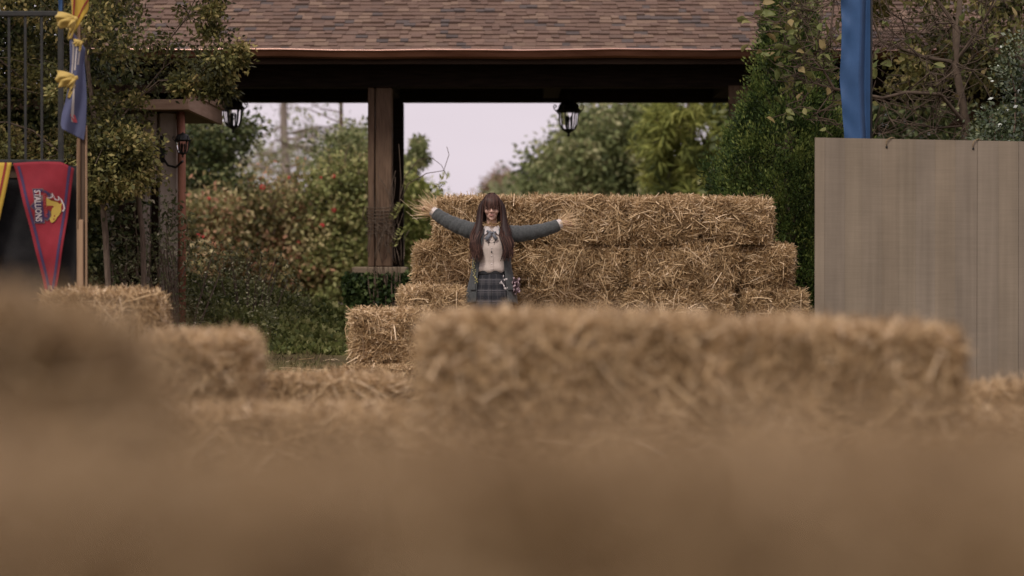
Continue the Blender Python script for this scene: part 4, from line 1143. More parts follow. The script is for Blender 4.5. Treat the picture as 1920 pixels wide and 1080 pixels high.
# ------------------------------------------------------------------ viewing platform with railing at the left edge
M['black_cloth'] = noisemat('black_cloth', (.012,.012,.013), (.028,.027,.027), scale=6, rough=0.9, bump=0.25, spec=0.1, bscale=120)
M['lumber'] = noisemat('lumber', (.27,.165,.095), (.38,.25,.15), scale=8, stretch=(6,6,.4), rough=0.75, bump=0.2)
M['lumber_dark'] = noisemat('lumber_dark', (.055,.034,.02), (.10,.065,.04), scale=8, stretch=(6,6,.4), rough=0.8, bump=0.2)
DP = 20.0
plat = thing('viewing_platform', 'raised platform with black metal railing and black cloth skirt at the left edge', 'platform', (X_(20, DP), DP, 0))
zb, zt = Z_(303, DP), Z_(27, DP)
xe = X_(113, DP)
ob('deck', MB().box(xe - 3.2, xe + .02, DP + .03, DP + .5, zb - .12, zb - .045), M['lumber_dark'], plat)
rl = ob('top_rail', MB().cbox(xe - 3.2, xe + .022, DP - .02, DP + .02, zt - .018, zt + .022, .006), M['rail'], plat)
ob('bottom_rail', MB().cbox(xe - 3.2, xe + .022, DP - .018, DP + .018, zb - .02, zb + .014, .005), M['rail'], plat)
x = X_(79, DP); i = 0
while x > xe - 3.1:
    ob('baluster', MB().box(x - .0085, x + .0085, DP - .0085, DP + .0085, zb + .015, zt - .019), M['rail'], plat); x -= .1215
for xx in (xe, xe - 1.55, xe - 3.1):
    ob('railing_post', MB().cbox(xx - .019, xx + .019, DP + .022, DP + .06, zb - .1, zt + .0, .004), M['rail'], plat)
for xx in (xe - .1, xe - 1.6, xe - 3.1):
    for yy in (DP + .15, DP + .42):
        ob('leg', MB().cbox(xx - .045, xx + .045, yy - .045, yy + .045, 0, zb - .122, .006), M['lumber_dark'], plat)
# skirt cloth: hanging in folds, closed round the corner
def cloth(fn, nu, nv, mat, thick=.004, uvs=True):
    u, v = np.meshgrid(np.linspace(0, 1, nu), np.linspace(0, 1, nv))
    V = np.array([fn(a, b_) for a, b_ in zip(u.ravel(), v.ravel())])
    i = np.arange(nv - 1)[:, None] * nu + np.arange(nu - 1)[None]
    F = np.stack([i, i + 1, i + nu + 1, i + nu], -1).reshape(-1, 4)
    me = fast_mesh('cloth', V, F, mat, smooth=True, uv=np.stack([u.ravel(), v.ravel()], 1))
    return me
def solid(o, t, off=0.0):
    m_ = o.modifiers.new('thickness', 'SOLIDIFY'); m_.thickness = t; m_.offset = off; return o
def skirt_fn(u, v):
    s = u * 3.46                       # along: front 3.2 m then round the corner
    z = zb - .03 - v * (zb - .05)
    fold = .022 * math.sin(s * 15 + math.sin(s * 4)) * (.25 + v)
    xr_ = X_(146, DP) + .05 * math.exp(-((v - .17) / .1) ** 2) - .02 * v
    if s < 3.4: return (xr_ - 3.4 + s, DP + .05 + fold * .7 - .02 * math.sin(v * 3), z)
    return (xr_ - .01, DP + .05 + (s - 3.4), z)
solid(part('skirt', cloth(skirt_fn, 150, 26, M['black_cloth']), plat), .005)

# wooden stake with flags
stk = thing('wooden_stake', 'tall wooden stake of pale and dark boards beside the platform corner', 'stake', (X_(154, 19.7), 19.7, 0))
dS = 19.75
ob('board', MB().cbox(X_(144, dS), X_(149, dS), dS, dS + .03, 0, Z_(262, dS), .003), M['lumber'], stk)
ob('board', MB().cbox(X_(149.5, dS), X_(160, dS), dS - .005, dS + .03, 0, Z_(250, dS), .003), M['lumber_dark'], stk)
ob('board', MB().cbox(X_(160.3, dS), X_(163, dS), dS - .008, dS + .03, 0, Z_(235, dS), .002), M['lumber'], stk)
ob('board', MB().cbox(X_(148, dS), X_(157, dS), dS - .03, dS - .01, 0, Z_(412, dS), .003), M['lumber'], stk)
ob('pole', MB().tube([(X_(149, dS), dS - .02, Z_(430, dS)), (X_(149.5, dS), dS - .02, Z_(100, dS)), (X_(150, dS), dS - .02, Z_(-260, dS))], .011, 7), M['lumber'], stk, True)

# ------------------------------------------------------------------ flags
def flat_mat(name, c, rough=.75, k=.12):
    return noisemat(name, tuple(v * (1 - k) for v in c), tuple(v * (1 + k) for v in c), scale=5, rough=rough, bump=0.12, bscale=60, spec=.2, sheen=.1)
M['f_red'] = flat_mat('felt_red', (.235,.02,.03)); M['f_navy'] = flat_mat('felt_navy', (.055,.035,.085)); M['f_yellow'] = flat_mat('felt_yellow', (.46,.30,.045))
M['f_white'] = flat_mat('print_white', (.55,.48,.47)); M['f_gold'] = flat_mat('print_gold', (.52,.36,.075)); M['f_pink'] = flat_mat('print_rose', (.42,.07,.08)); M['f_dkred'] = flat_mat('print_dark_red', (.24,.03,.025)); M['f_grey'] = flat_mat('print_grey', (.16,.11,.105))
M['f_blue'] = flat_mat('banner_blue', (.03,.074,.165), .5); M['f_slate'] = flat_mat('flag_slate', (.075,.082,.145)); M['f_slate2'] = flat_mat('flag_grey', (.12,.12,.135)); M['f_satin'] = flat_mat('yellow_satin', (.44,.31,.085), .5)
M['f_cream'] = flat_mat('print_cream', (.40,.36,.33))

DPN = 19.93
def penn_pt(px, py, off=0.0):
    """point of the red pennant's wavy surface in metres for photo coordinates of its plane"""
    y = DPN + .012 * math.sin(px * .05 + py * .021) + .010 * math.sin(py * .06 + px * .02) + .0008 * math.sin(py * .21 - px * .17) + .0008 * math.sin(px * .31 + py * .11) - off - .03 * math.exp(-((px - 122) / 20.) ** 2 - ((py - 310) / 30.) ** 2)
    return (X_(px, DPN), y, Z_(py, DPN))
def strip(pts_l, pts_r, n, off, name, mat, parent):
    """ribbon between two polylines given in photo px"""
    def interp(pts, t):
        pts = np.array(pts, float); s = np.linspace(0, 1, len(pts)); return np.interp(t, s, pts[:, 0]), np.interp(t, s, pts[:, 1])
    vs_, fs = [], []
    for i in range(n + 1):
        a, b_ = interp(pts_l, i / n), interp(pts_r, i / n)
        for k in range(5):
            q = k / 4; vs_.append(penn_pt(a[0] + (b_[0] - a[0]) * q, a[1] + (b_[1] - a[1]) * q, off))
    for i in range(n):
        for k in range(4): fs.append((i*5+k, i*5+k+1, i*5+k+6, i*5+k+5))
    return part(name, MB().add(vs_, fs).mesh(name, mat, True), parent)
pen = thing('pennant', 'red pennant with navy stripes, horse head and STALLIONS lettering hanging from the railing', 'pennant', (X_(85, DPN), DPN, Z_(305, DPN)), 'team pennants')
def pen_fn(u, v):
    # outline: top edge 24..140 at y 305, long sides meet near (97, 560)
    l = 24 + (91 - 24) * v ** .93; r = 139.5 - (139.5 - 101) * v ** 1.05
    top = 306 - 3 * math.sin(u * 3.1) + 10 * max(0, u - .8) / .2
    py = top + (575 - top) * v
    return penn_pt(l + (r - l) * u, py)
solid(part('cloth', cloth(pen_fn, 24, 50, M['f_red']), pen), .003)
def side(v, left):
    l = 24 + (91 - 24) * v ** .93; r = 139.5 - (139.5 - 101) * v ** 1.05
    return (l if left else r), 306 + (575 - 306) * v
vv = np.linspace(.02, .97, 14)
strip([(side(v, 1)[0] + 6.2, side(v, 1)[1]) for v in vv], [(side(v, 1)[0] + 11.5, side(v, 1)[1]) for v in vv], 26, .006, 'stripe', M['f_navy'], pen)
strip([(side(v, 0)[0] - 9.5, side(v, 0)[1]) for v in vv], [(side(v, 0)[0] - 4.5, side(v, 0)[1]) for v in vv], 26, .006, 'stripe', M['f_navy'], pen)
def poly_print(name, poly, off, mat, parent, mapper):
    """flat print: triangulated polygon mapped on the cloth"""
    from mathutils.geometry import tessellate_polygon
    pl = [Vector((p[0], p[1], 0)) for p in poly]
    tris = tessellate_polygon([pl])
    mb_ = MB(); mb_.add([mapper(p[0], p[1], off) for p in poly], [tuple(t) for t in tris]); return part(name, mb_.mesh(name, mat), parent)
# print coordinates measured in the enlarged view (1276 px for 130 px): x = 20 + a/9.815, y = 330 + b/9.815
zm = lambda a, b_, off: penn_pt(20 + a / 9.815, 330 + b_ / 9.815, off)
poly_print('emblem_panel', [(408,232),(612,232),(612,248),(745,318),(770,318),(790,345),(700,470),(735,660),(735,760),(672,832),(628,800),(628,870),(435,870),(462,640),(370,560),(448,470)], .0065, M['f_grey'], pen, zm)
poly_print('emblem_panel', [(422,246),(596,246),(598,300),(650,262),(728,318),(742,345),(690,470),(715,660),(722,745),(672,818),(625,785),(612,860),(450,860),(474,640),(388,560),(462,478)], .0072, M['f_navy'], pen, zm)
poly_print('emblem_band', [(606,310),(662,318),(668,470),(690,640),(676,770),(628,770),(606,560)], .0078, M['f_dkred'], pen, zm)
poly_print('horse_mane', [(665,318),(700,392),(765,392),(770,330),(800,330),(840,440),(890,430),(880,385),(945,470),(985,560),(995,600),(960,650),(930,640),(925,530),(900,500),(870,480),(760,430),(668,420)], .0080, M['f_dkred'], pen, zm)
poly_print('horse_head', [(665,400),(760,455),(870,482),(905,520),(925,500),(955,470),(940,530),(925,575),(930,640),(895,710),(850,760),(815,820),(765,860),(735,850),(712,790),(750,730),(745,660),(760,600),(800,565),(760,545),(668,570)], .0086, M['f_gold'], pen, zm)
poly_print('horse_shade', [(672,545),(780,548),(800,560),(770,585),(752,640),(720,640),(672,600)], .0092, M['f_dkred'], pen, zm)
for pl in ([(668,392),(720,400),(770,380),(768,325),(782,318),(792,385),(750,412),(690,412)], [(782,318),(830,420),(885,440),(872,375),(888,372),(905,440),(880,455),(820,440)], [(888,372),(950,440),(985,520),(1000,600),(970,655),(940,650),(975,600),(965,530),(930,460)]):
    poly_print('mane_outline', pl, .0092, M['f_white'], pen, zm)
for a, b_ in ((880, 640), (805, 738), (792, 795)):
    poly_print('horse_mark', [(a-16,b_-10),(a+18,b_-18),(a+10,b_+14),(a-10,b_+12)], .0098, M['f_dkred'], pen, zm)
def text_print(name, body, fn, mat, parent):
    cu = bpy.data.curves.new(name, 'FONT'); cu.body = body; cu.size = 1.0; cu.offset = .018; cu.resolution_u = 2
    t = bpy.data.objects.new(name, cu); C.objects.link(t)
    me = bpy.data.meshes.new_from_object(t.evaluated_get(bpy.context.evaluated_depsgraph_get()))
    bpy.data.objects.remove(t)
    co = np.zeros(len(me.vertices) * 3); me.vertices.foreach_get('co', co); co = co.reshape(-1, 3)
    lo, hi = co.min(0), co.max(0)
    new = np.array([fn((p[0] - lo[0]) / (hi[0] - lo[0]), (p[1] - lo[1]) / (hi[1] - lo[1])) for p in co])
    me.vertices.foreach_set('co', new.ravel()); me.materials.clear(); me.materials.append(mat); me.update()
    return part(name, me, parent)
bpy.context.view_layer.update()
# lettering runs downwards: baseline on the left
text_print('lettering', 'STALLIONS', lambda s, t: zm(445 + (s * 22) + t * 118, 262 + s * 578, .0095), M['f_white'], pen)
text_print('lettering', 'SALVATORE', lambda s, t: zm(612 + s * 22 + t * 44, 325 + s * 430, .0098), M['f_pink'], pen)

# yellow pennant left of it
yp = thing('pennant', 'yellow pennant with red stripe cut by the left edge of the picture', 'pennant', (X_(0, DPN), DPN, Z_(305, DPN)), 'team pennants')
def ypt(px, py, off=0): return (X_(px, DPN - .01), DPN - .015 + .01 * math.sin(px * .07 + py * .03) - off, Z_(py, DPN))
def yp_fn(u, v):
    r = 23 - 58 * v ** 1.1; l = -95 + 55 * v; return ypt(l + (r - l) * u, 305 + 250 * v)
solid(part('cloth', cloth(yp_fn, 20, 36, M['f_yellow']), yp), .003)
def ystripe(a, b_, top):
    vs_, fs = [], []
    for i in range(25):
        v = i / 24 * .95; r = 23 - 58 * v ** 1.1; py = 305 + 250 * v
        vs_ += [ypt(r - a, py, .005), ypt(r - b_, py, .005)]
    for i in range(24): fs.append((2*i, 2*i+1, 2*i+3, 2*i+2))
    return MB().add(vs_, fs).mesh('stripe', M['f_dkred'], True)
part('stripe', ystripe(13, 8.5, 0), yp)

# yellow and red pennant at the top of the pole
tp = thing('pennant', 'yellow pennant with dark red stripes tied high on the pole at the top edge', 'pennant', (X_(150, dS), dS - .03, Z_(60, dS)), 'team pennants')
def tpt(px, py, off=0): return (X_(px, dS - .04), dS - .045 + .012 * math.sin(px * .35) - off, Z_(py, dS))
def tp_fn(u, v):
    py = -150 + 212 * v; l = 131 + 4 * v + 2 * math.sin(v * 9); r = 168 - 1 * v
    if py > 20: k = (py - 20) / 42.; r -= 27 * k
    return tpt(l + (r - l) * u, py)
solid(part('cloth', cloth(tp_fn, 12, 40, M['f_yellow']), tp), .003)
for a0, b0, a1, b1, w in ((148, -150, 138, 30, 3.2), (165, 0, 138, 48, 3.2)):
    vs_ = []
    for i in range(13):
        t = i / 12; px, py = a0 + (a1 - a0) * t, b0 + (b1 - b0) * t; vs_ += [tpt(px, py, .007), tpt(px + w, py, .007)]
    part('stripe', MB().add(vs_, [(2*i, 2*i+1, 2*i+3, 2*i+2) for i in range(12)]).mesh('stripe', M['f_dkred'], True), tp)

# slate blue flag folded round the stake
fl = thing('flag', 'folded slate blue flag with pale stripes drooping on the wooden stake', 'flag', (X_(140, dS), dS - .05, Z_(262, dS)))
L_px = [(131, 55), (133, 90), (134, 120), (131, 160), (125, 190), (118, 215), (116, 235), (119, 243)]
R_px = [(137, 62), (160, 92), (158, 120), (161, 150), (163, 185), (162, 215), (160, 245), (156, 264)]
def fpt(px, py, u, v, off=0.0):
    return (X_(px, dS - .06), dS - .07 - .045 * math.sin(u * 4.2 + v * 1.5) * (.5 + v * .5) - .012 * math.sin(u * 11 + v * 6) - off, Z_(py, dS))
def edge_px(tab, v):
    a = np.array(tab, float); s = np.linspace(0, 1, len(a)); return np.interp(v, s, a[:, 0]), np.interp(v, s, a[:, 1])
def fl_fn(u, v, off=0.0):
    l, r = edge_px(L_px, v), edge_px(R_px, v); return fpt(l[0] + (r[0] - l[0]) * u, l[1] + (r[1] - l[1]) * u, u, v, off)
solid(part('cloth', cloth(fl_fn, 26, 46, M['f_slate']), fl), .003)
for u0, u1, v0, v1, mt in ((.22, .34, .1, .36, 'f_cream'), (.44, .55, .12, .34, 'f_cream'), (.66, .76, .14, .3, 'f_cream'), (.30, .40, .42, .8, 'f_cream'), (.36, .52, .72, .8, 'f_pink')):
    vs_ = []
    for i in range(13):
        v = v0 + (v1 - v0) * i / 12; sh = -.12 * i / 12 if v1 < .4 else .12 * i / 12
        vs_ += [fl_fn(u0 + sh, v, .006), fl_fn((u0 + u1) / 2 + sh, v, .006), fl_fn(u1 + sh, v, .006)]
    part('stripe', MB().add(vs_, [q for i in range(12) for q in ((3*i, 3*i+1, 3*i+4, 3*i+3), (3*i+1, 3*i+2, 3*i+5, 3*i+4))]).mesh('stripe', M[mt], True), fl)
part('hem', MB().add([q for i in range(9) for q in (fl_fn(i / 8, .0, .007), fl_fn(i / 8, .06, .007))], [(2*i, 2*i+1, 2*i+3, 2*i+2) for i in range(8)]).mesh('hem', M['f_navy'], True), fl)

# yellow bows of crumpled satin
def bow(label, px, py, seed):
    rg = np.random.default_rng(seed); c = P_(px, py, dS - .09)
    r = thing('yellow_bow', label, 'bow', c, 'yellow satin bows')
    # loops: pleated fans that bulge from a knot on the right
    knot = P_(px + 20, py - 6, dS - .09)
    for k, (dx, dz, ln, wd) in enumerate(((-1, .06, .15, .048), (-.95, -.22, .14, .05), (-.55, -.7, .10, .034))):
        ax = unit(np.array((dx, -.12, dz))); up = unit(np.cross(ax, (0, 1, 0))) * -1; fr = np.array((0, -1.0, 0))
        def fn(u, v, ax=ax, up=up, ln=ln, wd=wd):
            s = v; w = wd * (.22 + .95 * s ** .7 - .25 * s ** 3) * (1 + .05 * math.sin(u * 7 + k))
            bul = .035 * math.sin(math.pi * s) * math.cos((u - .5) * 3)
            rip = .014 * math.sin(u * 6 + s * 4 + seed + k) * s + .004 * math.sin(u * 11 - s * 6)
            return knot + ax * ln * s * (1 - .10 * abs(math.sin(u * 4 + seed + k))) + up * (u - .5) * 2 * w + fr * (bul + rip)
        solid(part('loop', cloth(fn, 20, 14, M['f_satin']), r), .003)
    ob('knot', MB().ball(knot, (.018, .016, .02), 9, 6), M['f_satin'], r, True)
    def tail(u, v): return knot + np.array((-.015 - .03 * v + (u - .5) * .035, -.01 + .01 * math.sin(u * 9 + v * 7), -.04 - .11 * v))
    solid(part('tail', cloth(tail, 6, 9, M['f_satin']), r), .003)
    return r
bow('upper yellow satin bow tied beside the top of the railing', 123, 42, 1)
bow('lower yellow satin bow tied at the middle of the slate blue flag', 123, 152, 2)
bow('small crumpled yellow bow on the pole above the slate blue flag', 146, 82, 3).scale = (.45, .45, .45)
# blue ribbon above the railing
rb = thing('ribbon', 'narrow blue ribbon hanging above the corner of the railing', 'ribbon', (X_(113, DP), DP, Z_(25, DP)))
solid(part('cloth', cloth(lambda u, v: (X_(109.5 + 7 * u, DP), DP + .03 + .008 * math.sin(v * 14 + u * 3), Z_(-120 + 145 * v, DP)), 5, 24, M['f_blue']), rb), .003)
ob('rod', MB().tube([(X_(117.5, DP), DP + .045, zt), (X_(117.5, DP), DP + .045, zt + .9)], .006, 6), M['rail'], rb)

# ------------------------------------------------------------------ grey board panel at right
def board_mat(name, c, k):
    m_, nt_, b_, o_ = nmat(name)
    co_ = nt_.nodes.new('ShaderNodeTexCoord')
    def nz(stretch, scale, detail, lo, hi, mn, mx_):
        mp_ = nt_.nodes.new('ShaderNodeMapping'); mp_.inputs['Scale'].default_value = stretch
        n_ = nt_.nodes.new('ShaderNodeTexNoise'); n_.inputs['Scale'].default_value = scale; n_.inputs['Detail'].default_value = detail
        r_ = nt_.nodes.new('ShaderNodeMapRange'); r_.inputs['From Min'].default_value = lo; r_.inputs['From Max'].default_value = hi; r_.inputs['To Min'].default_value = mn; r_.inputs['To Max'].default_value = mx_
        nt_.links.new(co_.outputs['Object'], mp_.inputs['Vector']); nt_.links.new(mp_.outputs['Vector'], n_.inputs['Vector']); nt_.links.new(n_.outputs['Fac'], r_.inputs['Value']); return r_.outputs['Result']
    def mul(a, b2):
        q = nt_.nodes.new('ShaderNodeMath'); q.operation = 'MULTIPLY'; nt_.links.new(a, q.inputs[0]); nt_.links.new(b2, q.inputs[1]); return q.outputs[0]
    v = mul(mul(nz((9, 1, .35), 2.2, 5, .3, .7, .90, 1.09), nz((1, 1, 26), 4, 4, .3, .7, .95, 1.05)), nz((1, 1, .7), 3.2, 4, .3, .7, .90, 1.09))
    sc = nt_.nodes.new('ShaderNodeVectorMath'); sc.operation = 'SCALE'; sc.inputs[0].default_value = c; nt_.links.new(v, sc.inputs['Scale'])
    nt_.links.new(sc.outputs['Vector'], b_.inputs['Base Color']); b_.inputs['Roughness'].default_value = .92; b_.inputs['Specular IOR Level'].default_value = .1
    return m_
M['board'] = [board_mat('weathered_board', c, 0) for c in ((.226,.184,.135), (.221,.182,.137), (.231,.188,.136), (.219,.180,.136), (.226,.182,.131))]
d0 = 22.0; yawp = math.radians(8)
pnl = thing('board_panel', 'weathered grey brown panel of vertical boards standing behind the blurred bales at right', 'panel', (X_(1528, d0), d0, 0))
edges = [1528, 1546, 1585, 1617, 1655, 1688, 1720, 1757, 1796, 1838, 1879, 1918, 1960, 2004, 2042, 2085]
rnd = random.Random(2)
ztop = Z_(258, d0)
for i in range(len(edges) - 1):
    w0, w1 = [(e - edges[0]) * d0 / FPX * 1.015 for e in edges[i:i+2]]
    ga, gb_ = [.0016 if edges[j] in (1838, 1918) else .0003 for j in (i, i + 1)]
    o = (rnd.uniform(0, .0012)) - (.006 if i == 0 else 0)
    t0, t1 = ztop - w0 * .012, ztop - w1 * .012
    vs_ = []
    for yy in (o, o + .018):
        for (w_, z_) in ((w0 + ga, 0.0), (w1 - gb_, 0.0), (w1 - gb_, t1), (w0 + ga, t0)):
            vs_.append((X_(1528, d0) + w_ * math.cos(yawp) - yy * math.sin(yawp), d0 + w_ * math.sin(yawp) + yy * math.cos(yawp), z_))
    ob('board', MB().add(vs_, [(0,1,2,3), (7,6,5,4), (0,4,5,1), (1,5,6,2), (2,6,7,3), (3,7,4,0)]), M['board'][(i * 3 + i // 2) % 5], pnl)
def pp(w, y, z): return (X_(1528, d0) + w * math.cos(yawp) - y * math.sin(yawp), d0 + w * math.sin(yawp) + y * math.cos(yawp), z)
for zz in (.25, 1.05, ztop - .15):
    vs_ = [pp(w, y, z) for w in (.02, 2.4) for y in (.024, .062) for z in (zz - .045, zz + .045)]
    ob('batten', MB().add(vs_, [(0,1,3,2), (4,6,7,5), (0,4,5,1), (2,3,7,6), (0,2,6,4), (1,5,7,3)]), M['lumber'], pnl)
for w in (.5, 1.9):
    ob('prop', MB().tube([pp(w, .06, 1.5), pp(w, .9, .02)], .03, 4), M['lumber'], pnl)
for px in (1662, 1828):   # rope ties over the top edge
    w = (px - 1528) * d0 / FPX * 1.015
    z_ = ztop - w * .012
    ob('rope_tie', MB().tube([pp(w + .085, .02, z_ + .006), pp(w + .05, -.006, z_ + .012), pp(w + .012, -.016, z_ - .004), pp(w, -.016, z_ - .035), pp(w + .006, -.012, z_ - .06)], .004, 5), M['twine'], pnl, True)
    ob('tie_hole', MB().ball(pp(w + .008, -.004, z_ - .068), (.010, .005, .010), 9, 5), M['iron'], pnl, True)

# ------------------------------------------------------------------ blue feather banner
dB = 22.9
ban = thing('feather_banner', 'tall blue feather banner with dark pole rising behind the grey panel', 'banner', (X_(1632, dB), dB, 0))
def ban_fn(u, v):
    py = -420 + (700) * v
    l = 1576 + 1.5 * math.sin(py * .03) + (6 if py > 150 else 0) * (py - 150) / 110 * .8; r = 1631
    w_ = u + .05 * math.sin(py * .011)
    f = float(np.interp(w_, [-.1, .3, .62, .70, .86, .92, 1.1], [.045, .012, -.035, -.02, .06, .055, -.01]))
    f += (.013 * math.sin(py * .043 + u * 7 + 2 * math.sin(py * .011)) + .011 * math.sin(py * .097 - u * 6 + math.sin(py * .023))) * max(0, 1 - u / .62) + .003 * math.sin(py * .03 + u * 12)
    return (X_(l + (r - l) * u, dB), dB + f - .03, Z_(py, dB))
solid(part('cloth', cloth(ban_fn, 40, 110, M['f_blue']), ban), .002)
ob('pole', MB().tube([(X_(1632.5, dB), dB - .02, 0), (X_(1632.5, dB), dB - .02, 3.0), (X_(1632, dB), dB - .02, 5.2)], [.012, .010, .006], 7), M['iron'], ban, True)
ob('base_spike', MB().lathe([(.004, 0), (.03, .02), (.03, .05), (.014, .12)], (X_(1632.5, dB), dB - .02, 0), 8), M['iron'], ban)

# ------------------------------------------------------------------ the person
M['skin'] = noisemat('skin', (.52,.315,.24), (.60,.38,.295), scale=14, rough=0.55, spec=.35)
M['lips'] = noisemat('lips', (.36,.17,.14), (.42,.2,.17), scale=20, rough=0.45)
M['hair'] = tonemat('hair_brown', [(.016,.008,.006), (.044,.020,.014), (.088,.042,.030), (.15,.078,.056)], rough=0.5, spec=.2)
M['hair_core'] = noisemat('hair_core', (.016,.008,.006), (.036,.016,.012), scale=30, stretch=(6,6,.4), rough=0.6)
M['blazer'] = noisemat('blazer', (.052,.056,.055), (.085,.088,.085), scale=60, rough=0.85, bump=0.15, bscale=160, spec=.15, sheen=.2)
M['shirt'] = noisemat('shirt', (.46,.385,.33), (.58,.49,.425), scale=7, rough=0.8, bump=0.2, bscale=40)
M['cuff'] = noisemat('cuff', (.52,.47,.45), (.62,.56,.53), scale=9, rough=0.8)
M['bow_grey'] = noisemat('bow_grey', (.10,.105,.115), (.16,.165,.18), scale=20, rough=0.6)
M['black_band'] = noisemat('black_band', (.01,.01,.011), (.02,.019,.02), scale=20, rough=0.7)
M['sock'] = noisemat('sock', (.02,.02,.023), (.035,.034,.037), scale=30, rough=0.9)
M['shoe'] = noisemat('shoe', (.012,.009,.008), (.025,.02,.018), scale=12, rough=0.35, spec=.5)
M['metal'] = noisemat('metal', (.25,.24,.23), (.4,.38,.36), scale=30, rough=0.35, metallic=.8)
M['petal'] = noisemat('petal', (.42,.36,.12), (.55,.5,.25), scale=30, rough=0.7)
M['hanky'] = noisemat('hanky', (.10,.06,.07), (.46,.34,.35), scale=34, rough=0.8, lo=.45, hi=.55)
# plaid skirt cloth from the UV map
m, nt, b, out = nmat('plaid')
uvn = nt.nodes.new('ShaderNodeUVMap'); uvn.uv_map = 'UVMap'; sep = nt.nodes.new('ShaderNodeSeparateXYZ'); nt.links.new(uvn.outputs['UV'], sep.inputs['Vector'])
def band(sock, freq, lo, hi, ph=0.0):
    a = nt.nodes.new('ShaderNodeMath'); a.operation = 'MULTIPLY_ADD'; nt.links.new(sock, a.inputs[0]); a.inputs[1].default_value = freq; a.inputs[2].default_value = ph
    f = nt.nodes.new('ShaderNodeMath'); f.operation = 'FRACT'; nt.links.new(a.outputs[0], f.inputs[0])
    g1 = nt.nodes.new('ShaderNodeMath'); g1.operation = 'GREATER_THAN'; nt.links.new(f.outputs[0], g1.inputs[0]); g1.inputs[1].default_value = lo
    g2 = nt.nodes.new('ShaderNodeMath'); g2.operation = 'LESS_THAN'; nt.links.new(f.outputs[0], g2.inputs[0]); g2.inputs[1].default_value = hi
    q = nt.nodes.new('ShaderNodeMath'); q.operation = 'MULTIPLY'; nt.links.new(g1.outputs[0], q.inputs[0]); nt.links.new(g2.outputs[0], q.inputs[1]); return q.outputs[0]
col = None
base_c = nt.nodes.new('ShaderNodeRGB'); base_c.outputs[0].default_value = (.050, .049, .051, 1); col = base_c.outputs[0]
for sock, fr, lo, hi, c, fac in ((sep.outputs['Y'], 4.2, .15, .5, (.018, .019, .023), .7), (sep.outputs['X'], 15, .1, .45, (.02, .021, .026), .6),
                                 (sep.outputs['Y'], 4.2, .62, .72, (.12, .112, .118), .7), (sep.outputs['Y'], 4.2, .86, .91, (.11, .10, .106), .6), (sep.outputs['X'], 15, .62, .72, (.085, .08, .085), .5)):
    mx = nt.nodes.new('ShaderNodeMix'); mx.data_type = 'RGBA'
    mm = nt.nodes.new('ShaderNodeMath'); mm.operation = 'MULTIPLY'; nt.links.new(band(sock, fr, lo, hi), mm.inputs[0]); mm.inputs[1].default_value = fac
    nt.links.new(mm.outputs[0], mx.inputs['Factor']); nt.links.new(col, mx.inputs['A']); mx.inputs['B'].default_value = (*c, 1); col = mx.outputs['Result']
nt.links.new(col, b.inputs['Base Color']); b.inputs['Roughness'].default_value = .85; b.inputs['Specular IOR Level'].default_value = .15
M['plaid'] = m

CX, CY = X_(922, 24.0), 24.0
per = thing('person', 'person in grey blazer and plaid skirt, arms spread, straw sticking out of the sleeves', 'person', (CX, CY, 0))
def W(x, y, z): return np.array((CX + x, CY + y, z))
# arms: image left (s=-1) raised, image right (s=+1) almost level; joints shoulder, elbow, wrist relative to the body
ARM = {-1: [(-.165, .01, 1.335), (-.335, .06, 1.405), (-.515, .13, 1.512)], 1: [(.165, .01, 1.325), (.37, .06, 1.335), (.60, .13, 1.402)]}

